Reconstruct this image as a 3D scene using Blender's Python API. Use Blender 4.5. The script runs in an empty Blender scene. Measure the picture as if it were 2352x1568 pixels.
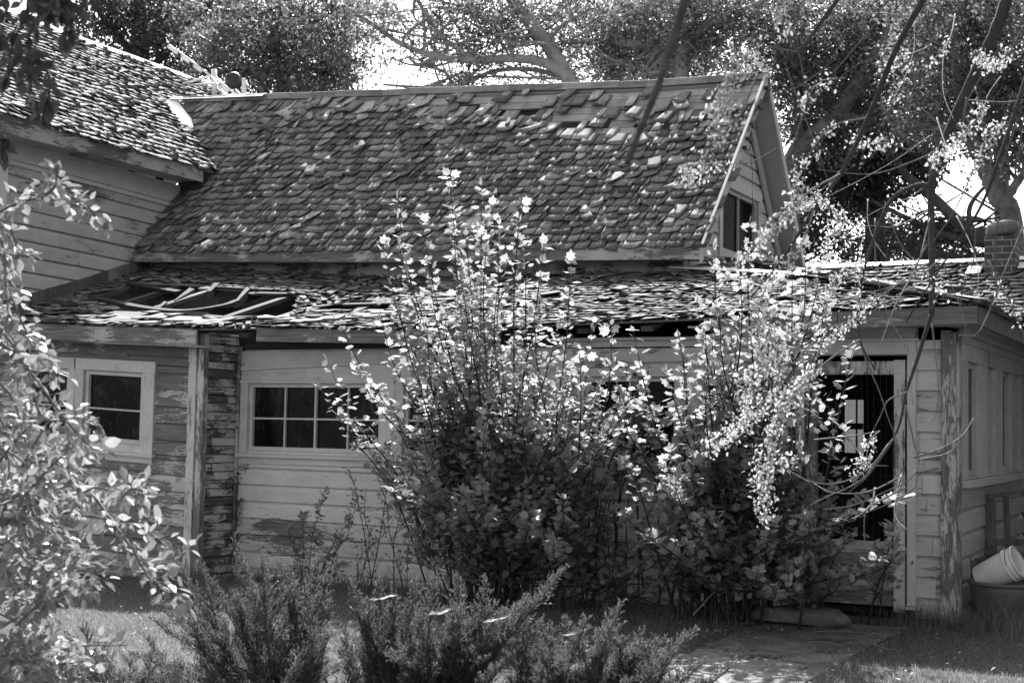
import bpy, math, random
import numpy as np

random.seed(11)
rng = np.random.default_rng(11)
sc = bpy.context.scene
COL = sc.collection

# ------------------------------------------------------------------ camera
F = 3266.7            # focal length in units of a 2352 px wide photograph
PITCH, ROLL, YAW, EYE = math.radians(3.4), math.radians(1.0), math.radians(27.1), 1.52


def _rx(a):
    c, s = math.cos(a), math.sin(a)
    return np.array([[1, 0, 0], [0, c, -s], [0, s, c]])


def _rz(a):
    c, s = math.cos(a), math.sin(a)
    return np.array([[c, -s, 0], [s, c, 0], [0, 0, 1]])


CAMR = _rz(YAW) @ _rx(math.pi / 2 + PITCH) @ _rz(ROLL)
CAMP = np.array([0.0, 0.0, EYE])


def ray(x, y):
    return CAMR @ np.array([(x - 1176) / F, -(y - 784.2) / F, -1.0])


def at_y(x, y, Y):
    d = ray(x, y)
    return CAMP + d * (Y / d[1])


def at_x(x, y, X):
    d = ray(x, y)
    return CAMP + d * (X / d[0])


def at_z(x, y, Z):
    d = ray(x, y)
    return CAMP + d * ((Z - EYE) / d[2])


cam = bpy.data.cameras.new('camera')
cam.lens = 50.0
cam.sensor_width = 36.0
cam.clip_start = 0.05
cam.clip_end = 2000
cam.dof.use_dof = True
cam.dof.focus_distance = 12.6
cam.dof.aperture_fstop = 5.0
camo = bpy.data.objects.new('camera', cam)
COL.objects.link(camo)
from mathutils import Matrix
M4 = Matrix([list(CAMR[0]) + [0], list(CAMR[1]) + [0], list(CAMR[2]) + [EYE], [0, 0, 0, 1]])
camo.matrix_world = M4
sc.camera = camo

# ------------------------------------------------------------------ materials


class NT:
    def __init__(self, name):
        self.m = bpy.data.materials.new(name)
        self.m.use_nodes = True
        self.t = self.m.node_tree
        self.t.nodes.clear()
        self.out = self.n('ShaderNodeOutputMaterial')

    def n(self, typ, **kw):
        nd = self.t.nodes.new(typ)
        for k, v in kw.items():
            if k in nd.inputs and not hasattr(nd, k):
                nd.inputs[k].default_value = v
            else:
                try:
                    setattr(nd, k, v)
                except Exception:
                    nd.inputs[k].default_value = v
        return nd

    def l(self, a, b):
        self.t.links.new(a, b)

    def val(self, v):
        nd = self.n('ShaderNodeValue')
        nd.outputs[0].default_value = v
        return nd.outputs[0]

    def math(self, op, a, b=0.0, c=None, clamp=False):
        nd = self.n('ShaderNodeMath', operation=op)
        nd.use_clamp = clamp
        for i, x in enumerate((a, b, c)):
            if x is None:
                continue
            if isinstance(x, (int, float)):
                nd.inputs[i].default_value = x
            else:
                self.l(x, nd.inputs[i])
        return nd.outputs[0]

    def coords(self, scale=(1, 1, 1), rot=(0, 0, 0)):
        tc = self.n('ShaderNodeTexCoord')
        mp = self.n('ShaderNodeMapping')
        mp.inputs['Scale'].default_value = scale
        mp.inputs['Rotation'].default_value = rot
        self.l(tc.outputs['Object'], mp.inputs['Vector'])
        return mp.outputs[0]

    def noise(self, vec, scale=1.0, detail=4.0, rough=0.6, dist=0.0):
        nd = self.n('ShaderNodeTexNoise')
        nd.inputs['Scale'].default_value = scale
        nd.inputs['Detail'].default_value = detail
        nd.inputs['Roughness'].default_value = rough
        nd.inputs['Distortion'].default_value = dist
        self.l(vec, nd.inputs['Vector'])
        return nd.outputs['Fac']

    def ramp(self, x, lo, hi, a=0.0, b=1.0):
        nd = self.n('ShaderNodeMapRange')
        nd.clamp = True
        self.l(x, nd.inputs[0])
        for i, v in ((1, lo), (2, hi), (3, a), (4, b)):
            if isinstance(v, (int, float)):
                nd.inputs[i].default_value = v
            else:
                self.l(v, nd.inputs[i])
        return nd.outputs[0]

    def mix(self, f, a, b):
        # scalar mix
        nd = self.n('ShaderNodeMix')
        nd.data_type = 'FLOAT'
        for i, x in ((0, f), (2, a), (3, b)):
            if isinstance(x, (int, float)):
                nd.inputs[i].default_value = x
            else:
                self.l(x, nd.inputs[i])
        return nd.outputs[0]

    def tone(self):
        nd = self.n('ShaderNodeAttribute')
        nd.attribute_name = 'tone'
        return nd.outputs['Fac']

    def bump(self, h, strength=0.4, dist=0.01):
        nd = self.n('ShaderNodeBump')
        nd.inputs['Strength'].default_value = strength
        nd.inputs['Distance'].default_value = dist
        self.l(h, nd.inputs['Height'])
        return nd.outputs[0]

    def bsdf(self, col, rough=0.8, spec=0.3, metal=0.0, nrm=None):
        b = self.n('ShaderNodeBsdfPrincipled')
        if isinstance(col, (int, float)):
            b.inputs['Base Color'].default_value = (col, col, col, 1)
        else:
            self.l(col, b.inputs['Base Color'])
        if isinstance(rough, (int, float)):
            b.inputs['Roughness'].default_value = rough
        else:
            self.l(rough, b.inputs['Roughness'])
        b.inputs['Specular IOR Level'].default_value = spec
        b.inputs['Metallic'].default_value = metal
        if nrm is not None:
            self.l(nrm, b.inputs['Normal'])
        return b.outputs[0]

    def done(self, sh):
        self.l(sh, self.out.inputs['Surface'])
        return self.m


def painted_wood(name, axis='x', paint=0.62, wood=0.17, peel=0.5, soft=0.018, fine=1.0, dirt=0.25):
    """Old paint flaking off weathered grain; grain runs along the axis."""
    t = NT(name)
    sc_g = {'x': (2.2, 40, 40), 'y': (40, 2.2, 40), 'z': (40, 40, 2.2)}[axis]
    sc_p = {'x': (3.2, 13, 13), 'y': (13, 3.2, 13), 'z': (13, 13, 3.2)}[axis]
    sc_c = {'x': (7, 75, 75), 'y': (75, 7, 75), 'z': (75, 75, 7)}[axis]
    g = t.noise(t.coords(sc_g), 1.0 * fine, 5, 0.65)
    p1 = t.noise(t.coords(sc_p), 1.0, 9, 0.72, 0.4)
    p2 = t.noise(t.coords((1.0, 1.0, 1.1)), 1.15, 3, 0.5)
    crk = t.noise(t.coords(sc_c), 1.0, 4, 0.7)
    tone = t.tone()
    sc_f = {'x': (16, 62, 62), 'y': (62, 16, 62), 'z': (62, 62, 16)}[axis]
    p3 = t.noise(t.coords(sc_f), 1.0, 6, 0.75, 0.6)
    m = t.math('ADD', t.math('MULTIPLY', p1, 0.48), t.math('MULTIPLY', p2, 0.42))
    m = t.math('ADD', m, t.math('MULTIPLY', p3, 0.25))
    m = t.math('ADD', m, t.math('MULTIPLY', t.math('SUBTRACT', tone, 0.5), 0.11))
    m = t.math('ADD', m, t.math('MULTIPLY', t.math('SUBTRACT', crk, 0.5), 0.28))
    th = 0.92 - 0.62 * peel
    mask = t.ramp(m, th - soft, th + soft)        # 1 = bare wood
    dirtn = t.noise(t.coords((1.4, 1.4, 2.5)), 2.2, 6, 0.7)
    pc = t.math('MULTIPLY', t.ramp(dirtn, 0.25, 0.75, 1.0 - dirt, 1.04), paint)
    pc = t.math('MULTIPLY', pc, t.ramp(crk, 0.28, 0.42, 0.4, 1.0))
    pc = t.math('MULTIPLY', pc, t.ramp(tone, 0, 1, 1.06, 0.92))
    wc = t.math('MULTIPLY', t.ramp(g, 0.28, 0.72, 0.45, 1.45), wood)
    c = t.mix(mask, pc, wc)
    h = t.math('SUBTRACT', t.math('MULTIPLY', g, 0.5), t.math('MULTIPLY', mask, 0.6))
    return t.done(t.bsdf(c, 0.75, 0.25, nrm=t.bump(h, 0.55, 0.006)))


def bare_wood(name, axis='x', base=0.2, bright=0.0, sp=0.2):
    t = NT(name)
    s1 = {'x': (2.0, 45, 45), 'y': (45, 2.0, 45), 'z': (45, 45, 2.0), 's': (50, 3, 3)}[axis]
    g = t.noise(t.coords(s1), 1.0, 6, 0.65)
    st = t.noise(t.coords((3, 3, 3)), 1.0, 5, 0.6)
    c = t.math('MULTIPLY', t.ramp(g, 0.25, 0.75, 0.5, 1.4), base)
    c = t.math('MULTIPLY', c, t.ramp(st, 0.3, 0.7, 0.65, 1.25))
    c = t.math('MULTIPLY', c, t.ramp(t.tone(), 0, 1, 0.6, 1.4))
    return t.done(t.bsdf(c, 0.8, sp, nrm=t.bump(g, 0.6, 0.006)))


def shingle_mat(name, axis='x', base=0.13, lich=0.5):
    """Cedar shingle: streaks down the slope, lichen specks, tone per shingle."""
    t = NT(name)
    s1 = (110, 6, 6) if axis == 'x' else (6, 110, 6)
    g = t.noise(t.coords(s1), 1.0, 5, 0.7)
    tone = t.tone()
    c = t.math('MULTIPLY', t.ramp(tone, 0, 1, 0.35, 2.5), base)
    c = t.math('MULTIPLY', c, t.ramp(g, 0.3, 0.7, 0.35, 1.65))
    sp = t.noise(t.coords((1, 1, 1)), 75, 3, 0.65)
    big = t.noise(t.coords((1, 1, 1)), 2.4, 3, 0.5)
    thr = t.ramp(big, 0.3, 0.7, 0.72, 0.56)
    lm = t.math('GREATER_THAN', sp, thr)
    c = t.mix(t.math('MULTIPLY', lm, lich), c, 0.42)
    ms = t.noise(t.coords((1, 1, 1)), 9, 6, 0.75)
    c = t.mix(t.ramp(ms, 0.56, 0.68, 0, 0.6), c, 0.045)
    return t.done(t.bsdf(c, 0.82, 0.25, nrm=t.bump(t.math('ADD', g, t.math('MULTIPLY', sp, 0.6)), 0.7, 0.008)))


def leaf_mat(name, base=0.16, trans=0.28, tr=0.45, rough=0.4, spec=0.5, vary=0.5):
    t = NT(name)
    tone = t.tone()
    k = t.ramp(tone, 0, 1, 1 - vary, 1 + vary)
    n = t.noise(t.coords((1, 1, 1)), 55, 2, 0.5)
    k = t.math('MULTIPLY', k, t.ramp(n, 0.3, 0.7, 0.85, 1.15))
    b = t.bsdf(t.math('MULTIPLY', k, base), rough, spec)
    tl = t.n('ShaderNodeBsdfTranslucent')
    t.l(t.math('MULTIPLY', k, trans), tl.inputs['Color'])
    mx = t.n('ShaderNodeMixShader')
    mx.inputs[0].default_value = tr
    t.l(b, mx.inputs[1])
    t.l(tl.outputs[0], mx.inputs[2])
    return t.done(mx.outputs[0])


def bark_mat(name, base=0.2, sc_=(14, 14, 3), contrast=0.6):
    t = NT(name)
    g = t.noise(t.coords(sc_), 1.0, 6, 0.7)
    g2 = t.noise(t.coords((2, 2, 2)), 1.0, 3, 0.5)
    c = t.math('MULTIPLY', t.ramp(g, 0.25, 0.75, 1 - contrast, 1 + contrast), base)
    c = t.math('MULTIPLY', c, t.ramp(g2, 0.3, 0.7, 0.75, 1.25))
    return t.done(t.bsdf(c, 0.85, 0.2, nrm=t.bump(g, 0.6, 0.01)))


def plain_mat(name, base, rough=0.6, spec=0.4, metal=0.0, var=0.25, scale=12):
    t = NT(name)
    g = t.noise(t.coords((1, 1, 1)), scale, 5, 0.65)
    c = t.math('MULTIPLY', t.ramp(g, 0.25, 0.75, 1 - var, 1 + var), base)
    r = t.ramp(g, 0.3, 0.7, max(0.05, rough - 0.1), min(1, rough + 0.1))
    return t.done(t.bsdf(c, r, spec, metal, nrm=t.bump(g, 0.25, 0.004)))


def glass_mat(name, base=0.008):
    t = NT(name)
    d = t.noise(t.coords((1, 1, 1)), 3.0, 5, 0.6)
    d2 = t.noise(t.coords((30, 30, 9)), 1.0, 3, 0.6)
    c = t.math('MULTIPLY', t.ramp(d, 0.3, 0.75, 0.5, 2.2), base)
    c = t.math('ADD', c, t.ramp(d2, 0.62, 0.75, 0, 0.05))
    d3 = t.noise(t.coords((4, 4, 1.6)), 1.0, 5, 0.7, 1.5)
    c = t.math('ADD', c, t.ramp(d3, 0.52, 0.7, 0, 0.03))  # smears painted into the colour for streak reflections, besides dust
    wav = t.noise(t.coords((1, 1, 1)), 5.0, 2, 0.5)
    df = t.bsdf(c, 0.9, 0.0)
    gl = t.n('ShaderNodeBsdfGlossy')
    gl.inputs['Roughness'].default_value = 0.12
    t.l(t.bump(wav, 0.15, 0.02), gl.inputs['Normal'])
    mx = t.n('ShaderNodeMixShader')
    mx.inputs[0].default_value = 0.014
    t.l(df, mx.inputs[1])
    t.l(gl.outputs[0], mx.inputs[2])
    return t.done(mx.outputs[0])


MAT = {}
MAT['siding_x'] = painted_wood('peeling_siding', 'x', 0.6, 0.13, 0.42)
MAT['siding_left'] = painted_wood('worn_siding', 'x', 0.56, 0.17, 0.6, fine=1.2)
MAT['siding_mid'] = painted_wood('patchy_siding', 'x', 0.62, 0.13, 0.40)
MAT['siding_y'] = painted_wood('painted_side_siding', 'y', 0.56, 0.2, 0.2)
MAT['siding_y2'] = painted_wood('flaking_side_siding', 'y', 0.5, 0.16, 0.40)
MAT['return'] = painted_wood('flaking_return_siding', 'y', 0.6, 0.11, 0.56)
MAT['trim_x'] = painted_wood('trim_paint_along', 'x', 0.62, 0.2, 0.3)
MAT['trim_y'] = painted_wood('trim_paint_deep', 'y', 0.6, 0.2, 0.2)
MAT['trim_z'] = painted_wood('trim_paint_upright', 'z', 0.62, 0.2, 0.34)
MAT['post_z'] = painted_wood('flaking_post', 'z', 0.62, 0.17, 0.56)
MAT['fascia_x'] = painted_wood('weathered_fascia', 'x', 0.5, 0.16, 0.6)
MAT['dark_board'] = painted_wood('dark_bare_board', 'x', 0.3, 0.05, 0.95)
MAT['frieze'] = painted_wood('shade_toned_peeling_frieze', 'x', 0.3, 0.045, 0.5)  # paint darkened to carry the shadow of the eave overhang
MAT['soffit'] = painted_wood('soffit_paint', 'y', 0.46, 0.2, 0.05)
MAT['rake'] = painted_wood('rake_paint', 'y', 0.55, 0.2, 0.12)
MAT['sheath'] = bare_wood('sheathing_board', 'x', 0.34)
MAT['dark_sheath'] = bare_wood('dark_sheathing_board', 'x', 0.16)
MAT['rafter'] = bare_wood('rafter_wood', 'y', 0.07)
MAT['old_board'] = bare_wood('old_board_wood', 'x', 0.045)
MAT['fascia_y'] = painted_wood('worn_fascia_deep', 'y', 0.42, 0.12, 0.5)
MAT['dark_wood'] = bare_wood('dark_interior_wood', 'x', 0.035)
MAT['grey_wood'] = bare_wood('grey_timber', 'z', 0.12)
MAT['shingle_a'] = shingle_mat('tall_roof_shingle', 'y', 0.17, 0.3)
MAT['shingle_b'] = shingle_mat('gable_roof_shingle', 'x', 0.165, 0.5)
MAT['shingle_p'] = shingle_mat('porch_roof_shingle', 'x', 0.13, 0.45)
MAT['shingle_w'] = shingle_mat('wing_roof_shingle', 'x', 0.15, 0.3)
MAT['glass'] = glass_mat('dusty_glass_painted_glints')
MAT['curtain'] = plain_mat('pale_covered_pane', 0.16, 0.8, 0.2, var=0.35, scale=4)
MAT['metal'] = plain_mat('pale_sheet_metal', 0.82, 0.45, 0.5, 0.0, 0.12, 6)
MAT['alu'] = plain_mat('aluminium_tube', 0.7, 0.35, 0.5, 0.3, 0.1)
MAT['black'] = plain_mat('black_plastic', 0.02, 0.5, 0.4)
MAT['screen'] = plain_mat('dark_screen_wire', 0.07, 0.6, 0.3)
MAT['wire'] = plain_mat('rusty_wire', 0.18, 0.6, 0.4)
MAT['white_plastic'] = plain_mat('white_bucket_plastic', 0.72, 0.45, 0.4, 0, 0.12, 9)
MAT['grey_plastic'] = plain_mat('dark_tub_plastic', 0.10, 0.5, 0.4, 0, 0.25, 7)
MAT['stone'] = plain_mat('rough_stone', 0.13, 0.9, 0.2, 0, 0.5, 14)
MAT['cap_stone'] = plain_mat('chimney_cap_stone', 0.22, 0.9, 0.2, 0, 0.4, 16)
MAT['bark_pale'] = bark_mat('pale_bark', 0.22, (9, 9, 9), 0.45)
MAT['bark_mid'] = bark_mat('grey_bark', 0.13, (9, 9, 9), 0.5)
MAT['bark_dark'] = bark_mat('dark_bark', 0.07)
MAT['bark_twig'] = bark_mat('twig_bark', 0.16, (30, 30, 30), 0.4)
MAT['stem'] = bark_mat('sapling_stem', 0.05, (30, 30, 30), 0.4)
MAT['white_metal'] = plain_mat('white_painted_rod', 0.8, 0.4, 0.5, 0, 0.08)
MAT['bark_limb'] = bark_mat('overhanging_limb_bark', 0.06, (30, 30, 30), 0.5)
MAT['leaf_bush'] = leaf_mat('poplar_leaf', 0.22, 0.42, 0.45, 0.4, 0.4, 0.5)
MAT['leaf_front'] = leaf_mat('foreground_leaf', 0.22, 0.3, 0.45, 0.36, 0.5, 0.55)
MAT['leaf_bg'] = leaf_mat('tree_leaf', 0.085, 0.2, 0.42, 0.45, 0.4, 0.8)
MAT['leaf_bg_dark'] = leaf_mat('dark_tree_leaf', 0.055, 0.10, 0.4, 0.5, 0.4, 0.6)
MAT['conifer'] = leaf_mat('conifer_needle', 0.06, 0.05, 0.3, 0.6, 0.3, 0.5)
MAT['juniper'] = leaf_mat('juniper_needle', 0.07, 0.13, 0.42, 0.5, 0.4, 0.5)
MAT['samara'] = leaf_mat('seed_cluster', 0.5, 0.6, 0.4, 0.5, 0.4, 0.3)
MAT['grass'] = leaf_mat('lawn_blade', 0.13, 0.34, 0.35, 0.5, 0.4, 0.5)
MAT['drygrass'] = leaf_mat('dry_blade', 0.3, 0.3, 0.35, 0.6, 0.3, 0.5)


def web_mat():
    t = NT('cobweb')
    n = t.noise(t.coords((1, 1, 1)), 40, 4, 0.7)
    tr = t.n('ShaderNodeBsdfTransparent')
    tl = t.n('ShaderNodeBsdfTranslucent')
    tl.inputs['Color'].default_value = (0.9, 0.9, 0.9, 1)
    mx = t.n('ShaderNodeMixShader')
    t.l(t.ramp(n, 0.35, 0.7, 0.0, 0.35), mx.inputs[0])
    t.l(tr.outputs[0], mx.inputs[1])
    t.l(tl.outputs[0], mx.inputs[2])
    return t.done(mx.outputs[0])


MAT['web'] = web_mat()


def brick_mat():
    t = NT('old_brick')
    tc = t.n('ShaderNodeTexCoord')
    mp = t.n('ShaderNodeMapping')
    mp.inputs['Rotation'].default_value = (math.pi / 2, 0, 0)
    t.l(tc.outputs['Object'], mp.inputs['Vector'])
    b = t.n('ShaderNodeTexBrick')
    b.inputs['Scale'].default_value = 1.0
    b.inputs['Brick Width'].default_value = 0.2
    b.inputs['Row Height'].default_value = 0.075
    b.inputs['Mortar Size'].default_value = 0.008
    b.inputs['Color1'].default_value = (0.07, 0.07, 0.07, 1)
    b.inputs['Color2'].default_value = (0.13, 0.13, 0.13, 1)
    b.inputs['Mortar'].default_value = (0.3, 0.3, 0.3, 1)
    t.l(mp.outputs[0], b.inputs['Vector'])
    bw = t.n('ShaderNodeRGBToBW')
    t.l(b.outputs['Color'], bw.inputs[0])
    n = t.noise(t.coords((1, 1, 1)), 20, 5, 0.7)
    c = t.math('MULTIPLY', bw.outputs[0], t.ramp(n, 0.25, 0.75, 0.5, 1.5))
    return t.done(t.bsdf(c, 0.9, 0.2, nrm=t.bump(b.outputs['Fac'], -0.6, 0.01)))


MAT['brick'] = brick_mat()


def ground_mat():
    t = NT('soil_and_thatch')
    n = t.noise(t.coords((1, 1, 1)), 18, 8, 0.75)
    n2 = t.noise(t.coords((1, 1, 1)), 1.3, 4, 0.6)
    c = t.math('MULTIPLY', t.ramp(n, 0.2, 0.8, 0.5, 1.5), t.ramp(n2, 0.3, 0.7, 0.05, 0.1))
    return t.done(t.bsdf(c, 0.95, 0.1, nrm=t.bump(n, 0.8, 0.02)))


MAT['ground'] = ground_mat()


def concrete_mat():
    t = NT('worn_concrete')
    n = t.noise(t.coords((1, 1, 1)), 60, 8, 0.8)
    n2 = t.noise(t.coords((1, 1, 1)), 2.6, 8, 0.7, 0.8)
    c = t.math('MULTIPLY', t.ramp(n, 0.25, 0.75, 0.6, 1.4), t.ramp(n2, 0.32, 0.66, 0.05, 0.27))
    sp = t.noise(t.coords((1, 1, 1)), 26, 3, 0.6)
    c = t.math('MULTIPLY', c, t.ramp(sp, 0.62, 0.70, 1.0, 0.3))
    v = t.n('ShaderNodeTexVoronoi', feature='DISTANCE_TO_EDGE')
    v.inputs['Scale'].default_value = 1.1
    wv = t.n('ShaderNodeVectorMath', operation='ADD')
    nn = t.n('ShaderNodeTexNoise')
    nn.inputs['Scale'].default_value = 5
    co = t.coords((1, 1, 0.0))
    t.l(co, nn.inputs['Vector'])
    t.l(co, wv.inputs[0])
    t.l(nn.outputs['Color'], wv.inputs[1])
    t.l(wv.outputs[0], v.inputs['Vector'])
    ck = t.ramp(v.outputs['Distance'], 0.006, 0.016, 0.25, 1.0)
    c = t.math('MULTIPLY', c, ck)
    return t.done(t.bsdf(c, 0.9, 0.15, nrm=t.bump(t.math('ADD', n, ck), 0.5, 0.005)))


MAT['concrete'] = concrete_mat()
MAT['hill'] = plain_mat('dry_hillside', 0.3, 0.95, 0.1, 0, 0.4, 0.25)


def lit_mat():
    t = NT('lit_back_window')
    e = t.n('ShaderNodeEmission')
    e.inputs['Color'].default_value = (1, 1, 1, 1)
    e.inputs['Strength'].default_value = 0.06
    return t.done(e.outputs[0])


MAT['lit'] = lit_mat()

# ------------------------------------------------------------------ objects


def _link(o, parent):
    COL.objects.link(o)
    if parent is not None:
        o.parent = parent
        b = parent
        base = np.array(b.get('_base', (0, 0, 0)), float)
        if parent.type == 'EMPTY':
            o.location = (-base[0], -base[1], -base[2])


def tag(o, label=None, cat=None, group=None, kind=None):
    if label:
        o['label'] = label
    if cat:
        o['category'] = cat
    if group:
        o['group'] = group
    if kind:
        o['kind'] = kind
    return o


def thing(name, label, cat, base=(0, 0, 0), group=None):
    o = bpy.data.objects.new(name, None)
    o.empty_display_size = 0.2
    o.location = base
    o['_base'] = [float(c) for c in base]
    COL.objects.link(o)
    return tag(o, label, cat, group)


def np_mesh(name, verts, faces, mat, tone=None, parent=None, smooth=False):
    """faces: (M,k) array; tone: per-face values or None."""
    verts = np.asarray(verts, np.float32).reshape(-1, 3)
    faces = np.asarray(faces, np.int32)
    k = faces.shape[1]
    m = bpy.data.meshes.new(name)
    m.vertices.add(len(verts))
    m.vertices.foreach_set('co', verts.ravel())
    m.loops.add(faces.size)
    m.loops.foreach_set('vertex_index', faces.ravel())
    m.polygons.add(len(faces))
    m.polygons.foreach_set('loop_start', np.arange(0, faces.size, k, dtype=np.int32))
    m.polygons.foreach_set('loop_total', np.full(len(faces), k, np.int32))
    if smooth:
        m.polygons.foreach_set('use_smooth', np.ones(len(faces), bool))
    m.update(calc_edges=True)
    a = m.attributes.new('tone', 'FLOAT', 'FACE')
    if tone is None:
        tone = np.full(len(faces), 0.5)
    a.data.foreach_set('value', np.asarray(tone, np.float32))
    m.materials.append(MAT[mat])
    o = bpy.data.objects.new(name, m)
    _link(o, parent)
    return o


class MB:
    """Collects polygons and links them as one mesh object."""

    def __init__(self):
        self.v, self.f, self.t, self.s = [], [], [], []

    def poly(self, pts, tone=0.5):
        i = len(self.v)
        self.v += [tuple(p) for p in pts]
        self.f.append(tuple(range(i, i + len(pts))))
        self.t.append(tone)

    def hexa(self, c, tone=None):
        """eight corners: bottom 4 (ccw), top 4"""
        if tone is None:
            tone = random.random()
        i = len(self.v)
        self.v += [tuple(p) for p in c]
        for q in ((3, 2, 1, 0), (4, 5, 6, 7), (0, 1, 5, 4), (1, 2, 6, 5), (2, 3, 7, 6), (3, 0, 4, 7)):
            self.f.append(tuple(i + a for a in q))
            self.t.append(tone)

    def box(self, x0, x1, y0, y1, z0, z1, tone=None):
        self.hexa([(x0, y0, z0), (x1, y0, z0), (x1, y1, z0), (x0, y1, z0),
                   (x0, y0, z1), (x1, y0, z1), (x1, y1, z1), (x0, y1, z1)], tone)

    def beam(self, a, b, w, h, up=(0, 0, 1), tone=None, warp=0.0):
        """box from a to b, w wide, h tall, both centred"""
        a, b = np.array(a, float), np.array(b, float)
        d = b - a
        d /= np.linalg.norm(d)
        s = np.cross(d, up)
        s /= np.linalg.norm(s)
        u = np.cross(s, d)
        j = lambda: (np.random.rand(3) - .5) * warp
        c = []
        for p in (-1, 1):
            for q, e in ((-1, a), (-1, b), (1, b), (1, a)):
                c.append(e + s * q * w / 2 + u * p * h / 2 + j())
        # order: bottom a-,b-,b+,a+
        self.hexa(c, tone)

    def tube(self, pts, r0, r1=None, n=6, tone=0.5, taper=1.0, knob=0.0):
        pts = [np.array(p, float) for p in pts]
        if r1 is None:
            r1 = r0
        base = len(self.v)
        m = len(pts)
        ref = np.array((0.31, 0.2, 0.93))
        for i, p in enumerate(pts):
            d = pts[min(i + 1, m - 1)] - pts[max(i - 1, 0)]
            d = d / (np.linalg.norm(d) + 1e-9)
            s = np.cross(d, ref)
            if np.linalg.norm(s) < 1e-3:
                s = np.cross(d, (1, 0, 0))
            s /= np.linalg.norm(s)
            u = np.cross(s, d)
            r = r0 + (r1 - r0) * (i / (m - 1)) ** taper
            if knob:
                r *= 1 + knob * (random.random() - .4)
            for k in range(n):
                an = 2 * math.pi * k / n
                self.v.append(tuple(p + (s * math.cos(an) + u * math.sin(an)) * r))
        for i in range(m - 1):
            for k in range(n):
                a = base + i * n + k
                b = base + i * n + (k + 1) % n
                self.f.append((a, b, b + n, a + n))
                self.t.append(tone)
        self.f.append(tuple(base + k for k in range(n))[::-1])
        self.t.append(tone)
        self.f.append(tuple(base + (m - 1) * n + k for k in range(n)))
        self.t.append(tone)

    def lathe(self, prof, n=32, M=None, tone=0.5):
        """profile of (radius, height) turned about z, then placed by matrix M"""
        base = len(self.v)
        for r, z in prof:
            for k in range(n):
                an = 2 * math.pi * k / n
                p = np.array((r * math.cos(an), r * math.sin(an), z, 1.0))
                if M is not None:
                    p = M @ p
                self.v.append(tuple(p[:3]))
        for i in range(len(prof) - 1):
            for k in range(n):
                a = base + i * n + k
                b = base + i * n + (k + 1) % n
                self.f.append((a, b, b + n, a + n))
                self.t.append(tone)

    def build(self, name, mat, parent=None, smooth=False, bevel=0.0):
        m = bpy.data.meshes.new(name)
        m.from_pydata(self.v, [], self.f)
        if smooth:
            m.polygons.foreach_set('use_smooth', np.ones(len(self.f), bool))
        a = m.attributes.new('tone', 'FLOAT', 'FACE')
        a.data.foreach_set('value', np.asarray(self.t, np.float32))
        m.materials.append(MAT[mat])
        m.update()
        o = bpy.data.objects.new(name, m)
        _link(o, parent)
        if bevel:
            b = o.modifiers.new('edge', 'BEVEL')
            b.width = bevel
            b.segments = 2
            b.limit_method = 'ANGLE'
        return o


def smooth_path(pts, n=6):
    """Catmull-Rom through points"""
    P = [np.array(p, float) for p in pts]
    if len(P) < 3:
        return [P[0] + (P[-1] - P[0]) * t for t in np.linspace(0, 1, n + 1)]
    P = [2 * P[0] - P[1]] + P + [2 * P[-1] - P[-2]]
    out = []
    for i in range(1, len(P) - 2):
        for k in range(n):
            t = k / n
            a, b, c, d = P[i - 1], P[i], P[i + 1], P[i + 2]
            out.append(0.5 * ((2 * b) + (-a + c) * t + (2 * a - 5 * b + 4 * c - d) * t * t + (-a + 3 * b - 3 * c + d) * t ** 3))
    out.append(P[-2])
    return out


def lerp_tab(x, tab):
    return float(np.interp(x, [a for a, b in tab], [b for a, b in tab]))


def gz(x, y=0.0):
    """ground height"""
    return max(-0.11, min(0.03, 0.011 * (x + 2.0))) + 0.012 * math.sin(x * 1.7 + y * 0.9) * math.sin(y * 1.3)
# ------------------------------------------------------------------ the house
YP, YL, XA, XC, XG = 11.9, 11.4, -12.3, -2.05, -4.83     # wall planes
house = thing('old_farmhouse', 'derelict white timber farmhouse with peeling siding and decayed shingle roofs', 'house', (-7.0, 13.0, 0.0))


class Face:
    """a vertical wall plane: u runs along, o outwards, with a settling shift"""

    def __init__(s, org, d, nrm, zs=lambda u: 0.0):
        s.o, s.d, s.n, s.zs = np.array(org, float), np.array(d, float), np.array(nrm, float), zs

    def p(s, u, z, o=0.0):
        q = s.o + s.d * u + s.n * o
        return (q[0], q[1], z + s.zs(u))

    def box(s, mb, u0, u1, z0, z1, o0, o1, tone=None, slant=0.0):
        P = s.p
        c = [P(u0, z0, o1), P(u1, z0 + slant, o1), P(u1, z0 + slant, o0), P(u0, z0, o0),
             P(u0, z1, o1), P(u1, z1 + slant, o1), P(u1, z1 + slant, o0), P(u0, z1, o0)]
        mb.hexa(c, tone)


def cut(a, b, holes):
    iv = [(a, b)]
    for h0, h1 in holes:
        nx = []
        for s, e in iv:
            if h1 <= s or h0 >= e:
                nx.append((s, e))
            else:
                if h0 > s:
                    nx.append((s, h0))
                if h1 < e:
                    nx.append((h1, e))
        iv = nx
    return [(s, e) for s, e in iv if e - s > 0.004]


PROF = ((0.0, 0.002), (0.04, 0.006), (0.74, 0.0), (0.83, -0.006), (0.91, -0.018), (1.0, -0.026))


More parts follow.
